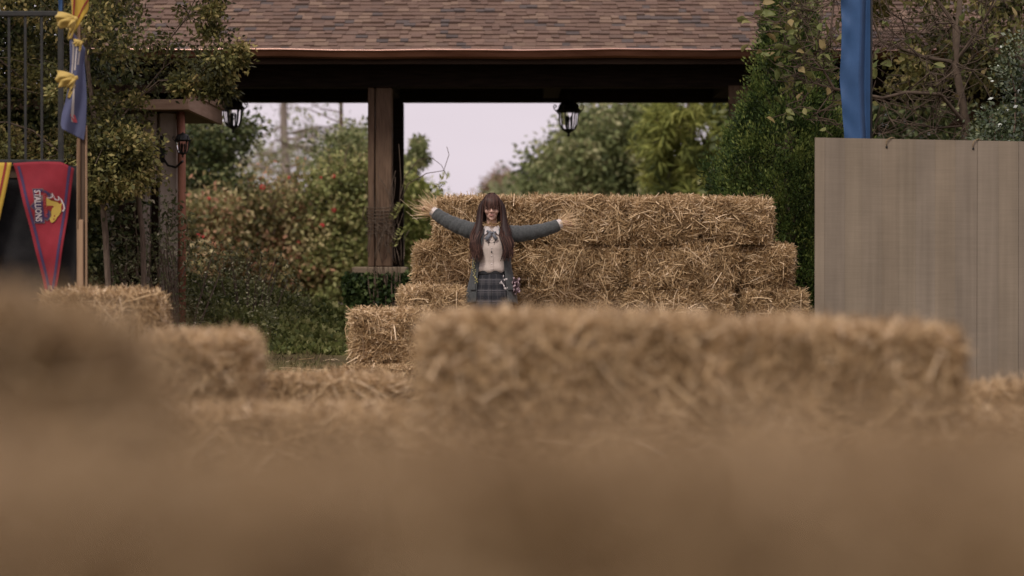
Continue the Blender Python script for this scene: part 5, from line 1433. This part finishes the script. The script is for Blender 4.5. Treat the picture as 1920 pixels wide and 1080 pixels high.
def body_mesh():
    b = MB()
    def cap(p, q, r0, r1, n=12):
        p, q = np.array(p, float), np.array(q, float); ax = unit(q - p); pts, rad = [], []
        for t in np.linspace(-1, 0, 5)[:-1]: pts.append(p + ax * r0 * t * .98); rad.append(r0 * math.sqrt(max(.03, 1 - t * t)))
        for t in np.linspace(0, 1, 4): pts.append(p + (q - p) * t); rad.append(r0 + (r1 - r0) * t)
        for t in np.linspace(0, 1, 5)[1:]: pts.append(q + ax * r1 * t * .98); rad.append(r1 * math.sqrt(max(.03, 1 - t * t)))
        b.tube(pts, rad, n)
    w = lambda t: W(*t)
    # head, looking a little down
    b.ball(W(0, .012, 1.578), (.073, .092, .088), 20, 14); b.ball(W(0, -.012, 1.545), (.067, .074, .088), 18, 12)
    b.ball(W(0, -.03, 1.487), (.05, .05, .05), 16, 10); b.ball(W(0, -.062, 1.453), (.022, .02, .02), 12, 8)
    b.ball(W(0, -.076, 1.573), (.052, .016, .012), 12, 8)
    for s in (-1, 1):
        b.ball(W(s*.036, -.062, 1.518), (.026, .022, .024), 12, 8); b.ball(W(s*.03, -.074, 1.552), (.0165, .012, .010), 12, 8)
        b.ball(W(s*.074, .008, 1.54), (.01, .02, .031), 10, 8); b.ball(W(s*.0125, -.094, 1.512), (.0085, .009, .0075), 10, 8)
    cap(W(0, -.083, 1.556), W(0, -.102, 1.516), .0075, .0115, 10)
    b.ball(W(0, -.079, 1.489), (.021, .0115, .0062), 12, 8); b.ball(W(0, -.077, 1.479), (.018, .012, .0068), 12, 8)
    cap(W(0, .02, 1.47), W(0, .012, 1.33), .047, .05, 16)
    # torso
    b.ball(W(0, .01, 1.27), (.155, .085, .12), 20, 12); b.ball(W(0, .0, 1.12), (.125, .085, .15), 20, 12)
    b.ball(W(0, .0, .98), (.118, .085, .12), 20, 12); b.ball(W(0, .005, .86), (.155, .105, .12), 20, 12)
    for s in (-1, 1):
        b.ball(W(s*.068, -.062, 1.2), (.055, .045, .055), 12, 8)
        sh, el, wr = [np.array(p) for p in ARM[s]]
        cap(w(sh), w(el), .048, .038); cap(w(el), w(wr), .037, .026)
        # loosely closed hand: palm, four curled fingers, thumb leaving the side of the palm
        ax = unit(wr - el); dn = unit(np.array((0, 0, -1)) - ax * -ax[2]); sd = np.cross(ax, dn)
        cap(w(wr), w(wr + ax * .055), .024, .03); cap(w(wr + ax * .055 + sd * .02), w(wr + ax * .065 - sd * .022), .02, .018)
        for k, (o_, l_) in enumerate(((-.03, .036), (-.01, .041), (.011, .038), (.030, .030))):
            p0 = wr + ax * .07 + sd * o_; p1 = p0 + ax * l_ + dn * .004; p2 = p1 + ax * l_ * .25 + dn * l_ * .75; p3 = p2 - ax * l_ * .55 + dn * .006
            cap(w(p0), w(p1), .0092, .0088, 8); cap(w(p1), w(p2), .0088, .008, 8); cap(w(p2), w(p3), .008, .007, 8)
        t0 = wr + ax * .02 + sd * -.024; t1 = t0 + ax * .03 - sd * .018 + dn * .012; t2 = t1 + ax * .032 + dn * .014 + sd * .006
        cap(w(t0), w(t1), .0125, .0105, 8); cap(w(t1), w(t2), .0105, .0085, 8)
        # legs and feet
        hp, kn, an = (s*.085, .0, .84), (s*.088, -.015, .46), (s*.088, .02, .09)
        cap(w(hp), w(kn), .082, .05, 14); cap(w(kn), w((s*.09, .02, .34)), .05, .053, 14); cap(w((s*.09, .02, .34)), w(an), .052, .033, 14)
        cap(w((s*.088, .03, .05)), w((s*.098, -.13, .035)), .036, .03, 12)
    me = b.mesh('body', M['skin'])
    t = bpy.data.objects.new('body', me); C.objects.link(t)
    r = t.modifiers.new('r', 'REMESH'); r.mode = 'VOXEL'; r.voxel_size = .0052; r.use_smooth_shade = True
    s_ = t.modifiers.new('s', 'SMOOTH'); s_.iterations = 2; s_.factor = .5
    bpy.context.view_layer.update()
    out = bpy.data.meshes.new_from_object(t.evaluated_get(bpy.context.evaluated_depsgraph_get()))
    bpy.data.objects.remove(t); out.name = 'body'
    return out
part('body', body_mesh(), per)

def loft(rings, name, mat, closed=True, smooth=True):
    R = np.asarray(rings, float); m_, n_ = R.shape[:2]
    i = np.arange(m_ - 1)[:, None] * n_; nn = n_ if closed else n_ - 1
    k = np.arange(nn)[None]; k2 = (k + 1) % n_
    F = np.stack([i + k, i + k2, i + n_ + k2, i + n_ + k], -1).reshape(-1, 4)
    u = np.tile(np.linspace(0, 1, n_), m_); v = np.repeat(np.linspace(0, 1, m_), n_)
    return fast_mesh(name, R.reshape(-1, 3), F, mat, smooth=smooth, uv=np.stack([u, v], 1))

# face details
for s in (-1, 1):
    e = ob('eye', MB().ball(W(s*.031, -.0745, 1.5475), (.0145, .0105, .0075), 12, 8), M['eye_white'], per, True)
    ob('iris', MB().ball(W(s*.031, -.0845, 1.5462), (.0062, .0022, .006), 10, 6), M['iris'], e, True)
    ob('eyelid', MB().ball(W(s*.031, -.0755, 1.5475), (.0168, .0145, .0092), 12, 8), M['skin_lid'], e, True)
    ob('eyebrow', MB().tube([W(s*.014, -.0905, 1.570), W(s*.03, -.0885, 1.576), W(s*.048, -.077, 1.571)], [.003, .0034, .0018], 6), M['hair_core'], per, True)
lp = MB()
lp.tube([W(-.022, -.083, 1.4835), W(-.010, -.0915, 1.4885), W(0, -.0925, 1.487), W(.010, -.0915, 1.4885), W(.022, -.083, 1.4835)], [.002, .0046, .0042, .0046, .002], 8)
lp.tube([W(-.020, -.0835, 1.481), W(-.008, -.0905, 1.4775), W(.008, -.0905, 1.4775), W(.020, -.0835, 1.481)], [.002, .0052, .0052, .002], 8)
ob('lips', lp, M['lips'], per, True)

# shirt
rs_ = [(1.385, .062, .06), (1.36, .085, .07), (1.335, .15, .085), (1.30, .17, .098), (1.25, .17, .112), (1.19, .165, .122), (1.12, .155, .118), (1.06, .152, .116), (1.02, .158, .124), (.995, .158, .126), (.978, .148, .116), (.965, .135, .102)]
rings = []
zs_ = np.linspace(1.385, .965, 34)
for z in zs_:
    a = np.interp(-z, [-r[0] for r in rs_], [r[1] for r in rs_]); b_ = np.interp(-z, [-r[0] for r in rs_], [r[2] for r in rs_])
    row = []
    for k in range(48):
        t = 2 * math.pi * k / 48
        f = 1 + .035 * math.sin(t * 9 + z * 22) * sstep(1.2, 1.0, z) + .012 * math.sin(t * 5 - z * 31)
        row.append(W(a * f * math.sin(t), -b_ * f * math.cos(t), z + .006 * math.sin(t * 7) * sstep(1.05, .98, z)))
    rings.append(row)
shirt = part('shirt', loft(rings, 'shirt', M['shirt']), per)
def chest_y(x, z, off=.004):
    a = np.interp(-z, [-r[0] for r in rs_], [r[1] for r in rs_]); b_ = np.interp(-z, [-r[0] for r in rs_], [r[2] for r in rs_])
    return -b_ * math.sqrt(max(.02, 1 - (x / a) ** 2)) - off
ob('placket', MB().add([W(x, chest_y(x, z, .003), z) for z in np.linspace(1.33, 1.0, 12) for x in (-.014, .014)], [(2*i, 2*i+1, 2*i+3, 2*i+2) for i in range(11)]), M['shirt'], shirt)
for z in (1.26, 1.19, 1.12, 1.05):
    ob('button', MB().ball(W(0, chest_y(0, z, .005), z), (.006, .003, .006), 8, 4), M['cuff'], shirt, True)
for s in (-1, 1):
    pts = [(.004, 1.352), (.03, 1.382), (.062, 1.392), (.072, 1.365), (.062, 1.308), (.04, 1.325)]
    vs_ = [W(s * x, chest_y(x, min(z, 1.34), .014) - .004 * (z < 1.33), z) for x, z in pts]
    vs_ += [v + np.array((0, .006, 0)) for v in vs_]
    n = len(pts); f = [tuple(range(n)), tuple(range(2*n-1, n-1, -1))] + [(k, n+k, n+(k+1) % n, (k+1) % n) for k in range(n)]
    ob('collar', MB().add(vs_, f), M['cuff'], shirt)
# grey crossed ribbon tie
for (x0, z0, x1, z1, w_) in ((-.002, 1.335, -.05, 1.262, .020), (.0, 1.33, .046, 1.268, .016), (-.045, 1.345, .0, 1.322, .013), (.04, 1.335, .0, 1.322, .011)):
    a, b_ = np.array((x0, z0)), np.array((x1, z1)); dr = (b_ - a) / np.linalg.norm(b_ - a); nr_ = np.array((-dr[1], dr[0])) * w_
    vs_ = []
    for t in (0, .5, 1):
        c = a + (b_ - a) * t; kk = .6 + .4 * t
        for s in (-1, 1):
            q = c + nr_ * s * kk; vs_.append(W(q[0], chest_y(q[0], min(q[1], 1.33), .024), q[1]))
    o = part('ribbon_tie', MB().add(vs_, [(0,1,3,2), (2,3,5,4)]).mesh('ribbon_tie', M['bow_grey'], True), per); solid(o, .004)
ob('tie_knot', MB().ball(W(0, chest_y(0, 1.325, .026), 1.326), (.013, .01, .013), 9, 6), M['bow_grey'], per, True)
# necklaces
for r_, zc_, dz in ((.042, 1.29, .055), (.03, 1.27, .105)):
    pts = [W(r_ * math.sin(t), chest_y(r_ * math.sin(t), 1.26, .007), zc_ - dz * math.cos(t) * (1 if abs(t) < 1.6 else .2)) for t in np.linspace(-1.75, 1.75, 15)]
    ob('necklace', MB().tube(pts, .0023, 5), M['metal_dark'], per)
ob('pendant', MB().ball(W(0, chest_y(0, 1.16, .010), 1.158), (.006, .004, .012), 8, 6), M['metal_dark'], per, True)

# skirt, pleated, with waistband
rings = []
for z in np.linspace(.972, .575, 22):
    t0 = (.972 - z) / .397; a, b_ = .142 + .075 * t0 ** .8, .112 + .07 * t0 ** .8; row = []
    for k in range(121):
        t = 2 * math.pi * k / 120; ph = (k % 6) / 6.0
        f = 1 + (.045 * ph - .02) * (.15 + t0) + .012 * math.sin(t * 3 + 1)
        row.append(W(a * f * math.sin(t), -b_ * f * math.cos(t), z))
    rings.append(row)
skt = solid(part('skirt', loft(rings, 'skirt', M['plaid'], closed=False), per), .003)
rings = [[W(a * math.sin(2 * math.pi * k / 40), -b_ * math.cos(2 * math.pi * k / 40), z) for k in range(40)] for z, a, b_ in ((1.0, .143, .112), (.985, .149, .118), (.965, .150, .119), (.952, .151, .120), (.95, .145, .115))]
part('waistband', loft(rings, 'waistband', M['black_band']), per)

# blazer body: open in front
bz = [(1.388, .070, .070, .058), (1.372, .098, .080, .062), (1.355, .145, .092, .066), (1.335, .180, .104, .07), (1.30, .188, .120, .078), (1.25, .184, .132, .085), (1.19, .178, .138, .097), (1.12, .172, .134, .105), (1.05, .174, .13, .112), (.98, .184, .13, .120), (.90, .20, .138, .128), (.80, .22, .152, .136), (.705, .235, .162, .142)]
bzz = [-r[0] for r in bz]
def bz_ring(z, n=60, grow=0.0):
    a, b_, g_ = [np.interp(-z, bzz, [r[k] for r in bz]) + (grow if k < 3 else 0) for k in (1, 2, 3)]
    th0 = math.asin(min(.95, g_ / a)); row = []
    for k in range(n):
        t = th0 + (2 * math.pi - 2 * th0) * k / (n - 1)
        fold = (.018 * math.sin(t * 6 + z * 5) + .012 * math.sin(t * 11 - z * 9)) * sstep(1.15, .75, z)
        row.append(W(a * (1 + fold) * math.sin(t), -b_ * (1 + fold) * math.cos(t), z + .012 * math.cos(t * 2) * sstep(.8, .7, z)))
    return row
blz = solid(part('blazer', loft([bz_ring(z) for z in np.concatenate([np.linspace(1.388, 1.3, 12), np.linspace(1.285, .705, 34)])], 'blazer', M['blazer'], closed=False), per), .006, 1)
# lapels
for s in (-1, 1):
    vs_ = []; n = 0
    for z in np.linspace(1.375, 1.07, 14):
        a, b_, g_ = [np.interp(-z, bzz, [r[k] for r in bz]) for k in (1, 2, 3)]
        wl_ = .055 * math.sin(math.pi * min(1, (1.40 - z) / .34)) + .008
        if 1.24 < z < 1.275: wl_ -= .018
        for q in (0, .5, 1):
            x = min(g_ - .004 + wl_ * q, a * .93); vs_.append(W(s * x, -b_ * math.sqrt(1 - (x / a) ** 2) - .011 - .004 * math.sin(math.pi * q), z))
        n += 1
    o = part('lapel', MB().add(vs_, [q for i in range(n - 1) for q in ((3*i, 3*i+1, 3*i+4, 3*i+3), (3*i+1, 3*i+2, 3*i+5, 3*i+4))]).mesh('lapel', M['blazer'], True), blz); solid(o, .005)
    # pocket flap
    vs_ = []
    for x in np.linspace(.145, .19, 4):
        for z in (.865, .82):
            a, b_ = [np.interp(-z, bzz, [r[k] for r in bz]) for k in (1, 2)]; vs_.append(W(s * x, -b_ * math.sqrt(max(.05, 1 - (x / a) ** 2)) - .016, z))
    o = part('pocket_flap', MB().add(vs_, [(2*i, 2*i+1, 2*i+3, 2*i+2) for i in range(3)]).mesh('pocket_flap', M['blazer']), blz); solid(o, .005)
# sleeves with creases, shirt cuffs, straw
rg = np.random.default_rng(5)
for s in (-1, 1):
    sh, el, wr = [np.array(p) for p in ARM[s]]
    start = sh + np.array((-s * .06, .0, -.005)); n_ = 46; rings = []
    def path(t):
        q = (1 - t) ** 2 * start + 2 * t * (1 - t) * (el + (el - (start + wr) / 2) * .9) + t * t * (wr - unit(wr - el) * .015); return q
    for i in range(n_):
        t = i / (n_ - 1); c = path(t); ax = unit(path(min(1, t + .01)) - path(max(0, t - .01)))
        u = unit(np.cross(ax, (0, 1, 0))); u = u if u[2] > 0 else -u; v = np.cross(ax, u)
        r0 = .074 * (1 - t) ** 1.5 + .056 * (1 - (1 - t) ** 1.5) - .008 * t
        row = []
        for k in range(28):
            a = 2 * math.pi * k / 28
            cr = 1 + .085 * (1.3 * abs(math.sin(t * 15 + 1.3 * math.sin(a + .6) + s)) ** .7 - .8) * (.35 + .65 * math.sin(math.pi * t)) + .025 * math.sin(t * 61 + a * 2)
            hang = 1.10 if math.cos(a) < 0 else 1.0
            row.append(W(*(c + (u * math.cos(a) * hang + v * math.sin(a)) * r0 * cr)))
        rings.append(row)
    slv = solid(part('sleeve', loft(rings, 'sleeve', M['blazer']), per), .005, 1)
    ax = unit(wr - el); u = unit(np.cross(ax, (0, 1, 0))); v = np.cross(ax, u)
    rings = [[W(*(wr + ax * o_ + (u * math.cos(2*math.pi*k/24) + v * math.sin(2*math.pi*k/24)) * r_)) for k in range(24)] for o_, r_ in ((-.05, .044), (-.01, .0455), (.022, .046), (.026, .043))]
    part('shirt_cuff', loft(rings, 'shirt_cuff', M['cuff']), slv)
    n = 190
    ang = rg.uniform(0, 6.28, n); rr = .036 * np.sqrt(rg.random(n)); cone = np.abs(rg.normal(size=n)) * .48
    rad_ = u[None] * np.cos(ang)[:, None] + v[None] * np.sin(ang)[:, None]
    Pb = np.array([W(*wr)]) + rad_ * rr[:, None] + ax[None] * rg.uniform(-.02, .02, (n, 1))
    D = unit(ax[None] + rad_ * cone[:, None] + np.array((0, -.1, -.18 if s > 0 else .02)) + rg.normal(size=(n, 3)) * .12)
    V, F = ribbons(Pb, D, rg.gamma(6, .022, n) + .02, rg.uniform(.0022, .005, n), rg, .25)
    o = part('straw_tuft', fast_mesh('straw_tuft', V, F, M['straw'], np.repeat(rg.uniform(.45, 1, n), 6)), per); o['kind'] = 'stuff'
# straw round the neck
n = 120; a = rg.uniform(-1.9, 1.9, n)
Pb = np.array([W(.058 * math.sin(t), -.062 * math.cos(t) - .01, 1.395 + rg.uniform(-.012, .012)) for t in a])
D = unit(np.stack([np.sin(a) * 1.1 + np.cos(a) * rg.normal(size=n) * .9, -np.cos(a) * .5, rg.normal(size=n) * .35 + .12], 1))
V, F = ribbons(Pb, D, rg.uniform(.03, .075, n), rg.uniform(.003, .006, n), rg, .2)
o = part('straw_tuft', fast_mesh('straw_tuft', V, F, M['straw'], np.repeat(rg.uniform(.2, .8, n), 6)), per); o['kind'] = 'stuff'

# hair: a shell on the skull, two heavy side locks, a back mass, then many ribbons, and a fringe
rings = []
for i in range(14):
    t = i / 13 * 1.75; row = []
    for k in range(36):
        a = 2 * math.pi * k / 36
        fr = math.cos(a)                       # 1 = front
        tt = t * (1 - .55 * max(0, fr) ** .6) if fr > 0 else t
        row.append(W(.088 * math.sin(tt) * math.sin(a), .012 - .104 * math.sin(tt) * math.cos(a), 1.575 + .103 * math.cos(tt) - (.12 * max(0, t - 1.2) if fr < .3 else 0)))
    rings.append(row)
hair = solid(part('hair', loft(rings, 'hair', M['hair_core']), per), .006)
for s in (-1, 1):
    rings = []
    for z, x, y, rx, ry in ((1.62, .066, .0, .022, .05), (1.57, .092, -.004, .024, .055), (1.51, .102, -.008, .026, .055), (1.45, .106, -.03, .030, .05), (1.38, .112, -.065, .036, .044), (1.31, .128, -.098, .043, .04), (1.24, .137, -.122, .044, .036), (1.17, .14, -.135, .042, .034), (1.14, .138, -.138, .030, .026), (1.10, .135, -.138, .012, .010)):
        rings.append([W(s*x + rx * (1 + .16 * math.sin(4*t + z * 26)) * math.cos(t), y + ry * math.sin(t), z) for t in np.linspace(0, 2*math.pi, 19)[:-1]])
    part('lock', loft(rings, 'lock', M['hair_core']), hair)
rings = [[W(x * math.cos(t), y + .035 * math.sin(t), z) for t in np.linspace(0, 2*math.pi, 25)[:-1]] for z, x, y in ((1.6, .07, .07), (1.5, .09, .085), (1.4, .11, .10), (1.3, .135, .135), (1.18, .14, .16), (1.08, .12, .165))]
part('back_hair', loft(rings, 'back_hair', M['hair_core']), hair)
vs_, fs, tn = [], [], []
def strand(pts, w0, w1, tone):
    pts = np.asarray(pts); m_ = len(pts); tan = unit(np.gradient(pts, axis=0)); o = len(vs_)
    c = W(0, .01, 1.5)
    for i in range(m_):
        outw = pts[i] - c; outw[2] *= .2; sd = unit(np.cross(tan[i], outw)); w_ = w0 + (w1 - w0) * (i / (m_ - 1)) ** 2
        vs_.append(pts[i] - sd * w_); vs_.append(pts[i] + outw * .012); vs_.append(pts[i] + sd * w_); tn.extend([tone] * 3)
    for i in range(m_ - 1):
        a = o + 3 * i; fs.extend([(a, a+1, a+4, a+3), (a+1, a+2, a+5, a+4)])
rg = np.random.default_rng(8)
def smooth_path(keys, n):
    k = np.array(keys, float); t = np.linspace(0, 1, len(k)); q = np.linspace(0, 1, n)
    out = np.stack([np.interp(q, t, k[:, j]) for j in range(3)], 1)
    for _ in range(3): out[1:-1] = (out[:-2] + 2 * out[1:-1] + out[2:]) / 4
    return out
for i in range(420):                     # side locks, in front of the shoulders
    s = -1 if i % 2 else 1; u = rg.random(); g1, g2 = rg.normal() * .5, rg.normal() * .5
    part_x = rg.normal() * .01
    end_z = rg.uniform(1.07, 1.2)
    rr = .85 + .2 * rg.random(); ph = rg.uniform(0, 6.28)
    keys = [(part_x, -.03 + .09 * u, 1.683), (s*.062, -.035 + .10 * u, 1.664), (s*.098, -.02 + .07*u, 1.605), (s*(.112 + .012*g1), -.03 + .06*u, 1.52), (s*(.116 + .016*g1), -.05 + .05*u, 1.44)]
    for z in np.linspace(1.36, end_z, 6):
        cx_ = np.interp(-z, [-1.38, -1.24, -1.06], [.114, .138, .136]); cy_ = np.interp(-z, [-1.38, -1.24, -1.06], [-.067, -.124, -.14])
        wv = .021 * math.sin(z * 26 + ph * .4 + s) + .01 * g2
        keys.append((s*(cx_ + .043 * rr * math.cos(ph) + wv), cy_ - .042 * rr * abs(math.sin(ph)) , z))
    strand([W(*k) for k in smooth_path(keys, 18)], rg.uniform(.002, .005), .0012, np.clip(rg.normal(.45, .25), 0, 1))
for i in range(170):                     # back
    a = rg.uniform(-1.5, 1.5); x = .1 * math.sin(a); end_z = rg.uniform(1.05, 1.2)
    keys = [(0, .03, 1.684), (x * .5, .07, 1.66), (x * .95, .108, 1.58), (x * 1.05, .118, 1.46), (x * 1.3, .15, 1.34), (x * 1.4, .19, 1.22), (x * 1.35, .2, end_z)]
    strand([W(*k) for k in smooth_path(keys, 14)], .005, .0015, np.clip(rg.normal(.4, .25), 0, 1))
for i in range(105):                     # fringe
    u = rg.uniform(-1, 1); x = .066 * u; end = 1.546 + rg.normal() * .010 - .02 * abs(u) ** 3
    keys = [(x * .25, -.0, 1.686), (x * .7, -.055, 1.668), (x * .95, -.094, 1.628), (x * 1.02, -.107 + .03 * u * u, 1.588), (x + rg.normal() * .006, -.106 + .034 * u * u, end)]
    strand([W(*k) for k in smooth_path(keys, 11)], rg.uniform(.002, .0045), .0010, np.clip(rg.normal(.4, .25), 0, 1))
for i in range(60):                      # thin face framing strands
    s = -1 if i % 2 else 1; ph = rg.uniform(0, 1)
    keys = [(s*.02, -.03, 1.684), (s*.064, -.062, 1.64), (s*(.076 + .006*ph), -.075, 1.575), (s*(.077 + .01*ph), -.07, 1.50), (s*(.082 + .01*ph), -.075, 1.42), (s*(.098 + .02*ph), -.115, 1.30), (s*(.105 + .03*ph), -.15, 1.13)]
    strand([W(*k) for k in smooth_path(keys, 16)], .004, .0015, np.clip(rg.normal(.45, .25), 0, 1))
part('strands', fast_mesh('strands', np.array(vs_), np.array(fs), M['hair'], np.array(tn), smooth=True), hair)

# sprig of yellow flowers on the blazer, silver sprig at the waist, crumpled cloth in the pocket
sp_ = MB(); st_ = MB(); pts = []
for k in range(34):
    t = k / 33; z = 1.12 - .24 * t; x = -.150 - .012 * math.sin(t * 5) + rg.normal() * .010
    a, b_ = [np.interp(-z, bzz, [r[q] for r in bz]) for q in (1, 2)]
    y = -b_ * math.sqrt(max(.05, 1 - (x / a) ** 2)) - .022; sp_.ball(W(x, y, z), rg.uniform(.003, .0062), 6, 4); pts.append(W(-.15 - .012 * math.sin(t * 5), y + .006, z))
spr = ob('flower_sprig', sp_, M['petal'], per, True); ob('sprig_stem', MB().tube(pts[::3], .002, 4), M['lf_stem'], spr)
q = MB()
for k in range(26):
    t = rg.random(); c = W(.105 + .02 * math.sin(t * 9) + rg.normal() * .006, -.155, .945 - .12 * t); q.ball(c, (.004, .002, .009), 6, 4)
ob('silver_sprig', q, M['cuff'], per, True)
def hk(u, v):
    a = (u - .5) * .062; z = .92 - v * .135
    return W(.218 + a + .006 * math.sin(v * 17), -.075 - .02 * math.sin(u * 13 + v * 8) - .012 * math.sin(v * 23 + u * 5), z + .01 * math.sin(u * 9))
solid(part('pocket_cloth', cloth(hk, 14, 22, M['hanky']), per), .004)
# knee socks and shoes
for s in (-1, 1):
    rings = []
    for z, y, r_ in ((.42, -.005, .054), (.38, .01, .0575), (.34, .02, .059), (.26, .022, .053), (.17, .022, .043), (.10, .022, .039), (.07, .022, .04)):
        rings.append([W(s*.089 + r_ * math.cos(t), y + r_ * math.sin(t), z) for t in np.linspace(0, 2*math.pi, 21)[:-1]])
    part('sock', loft(rings, 'sock', M['sock']), per)
    rings = []
    for y, w_, h_ in ((.085, .012, .03), (.075, .034, .06), (.04, .040, .078), (-.01, .041, .072), (-.06, .046, .058), (-.11, .046, .046), (-.15, .036, .038), (-.172, .014, .024)):
        rings.append([W(s*.092 + w_ * math.cos(t), y, .004 + max(0, h_ * (.5 + .5 * math.sin(t)) if math.sin(t) > -.3 else 0)) for t in np.linspace(0, 2*math.pi, 21)[:-1]])
    sho = part('shoe', loft(rings, 'shoe', M['shoe']), per)
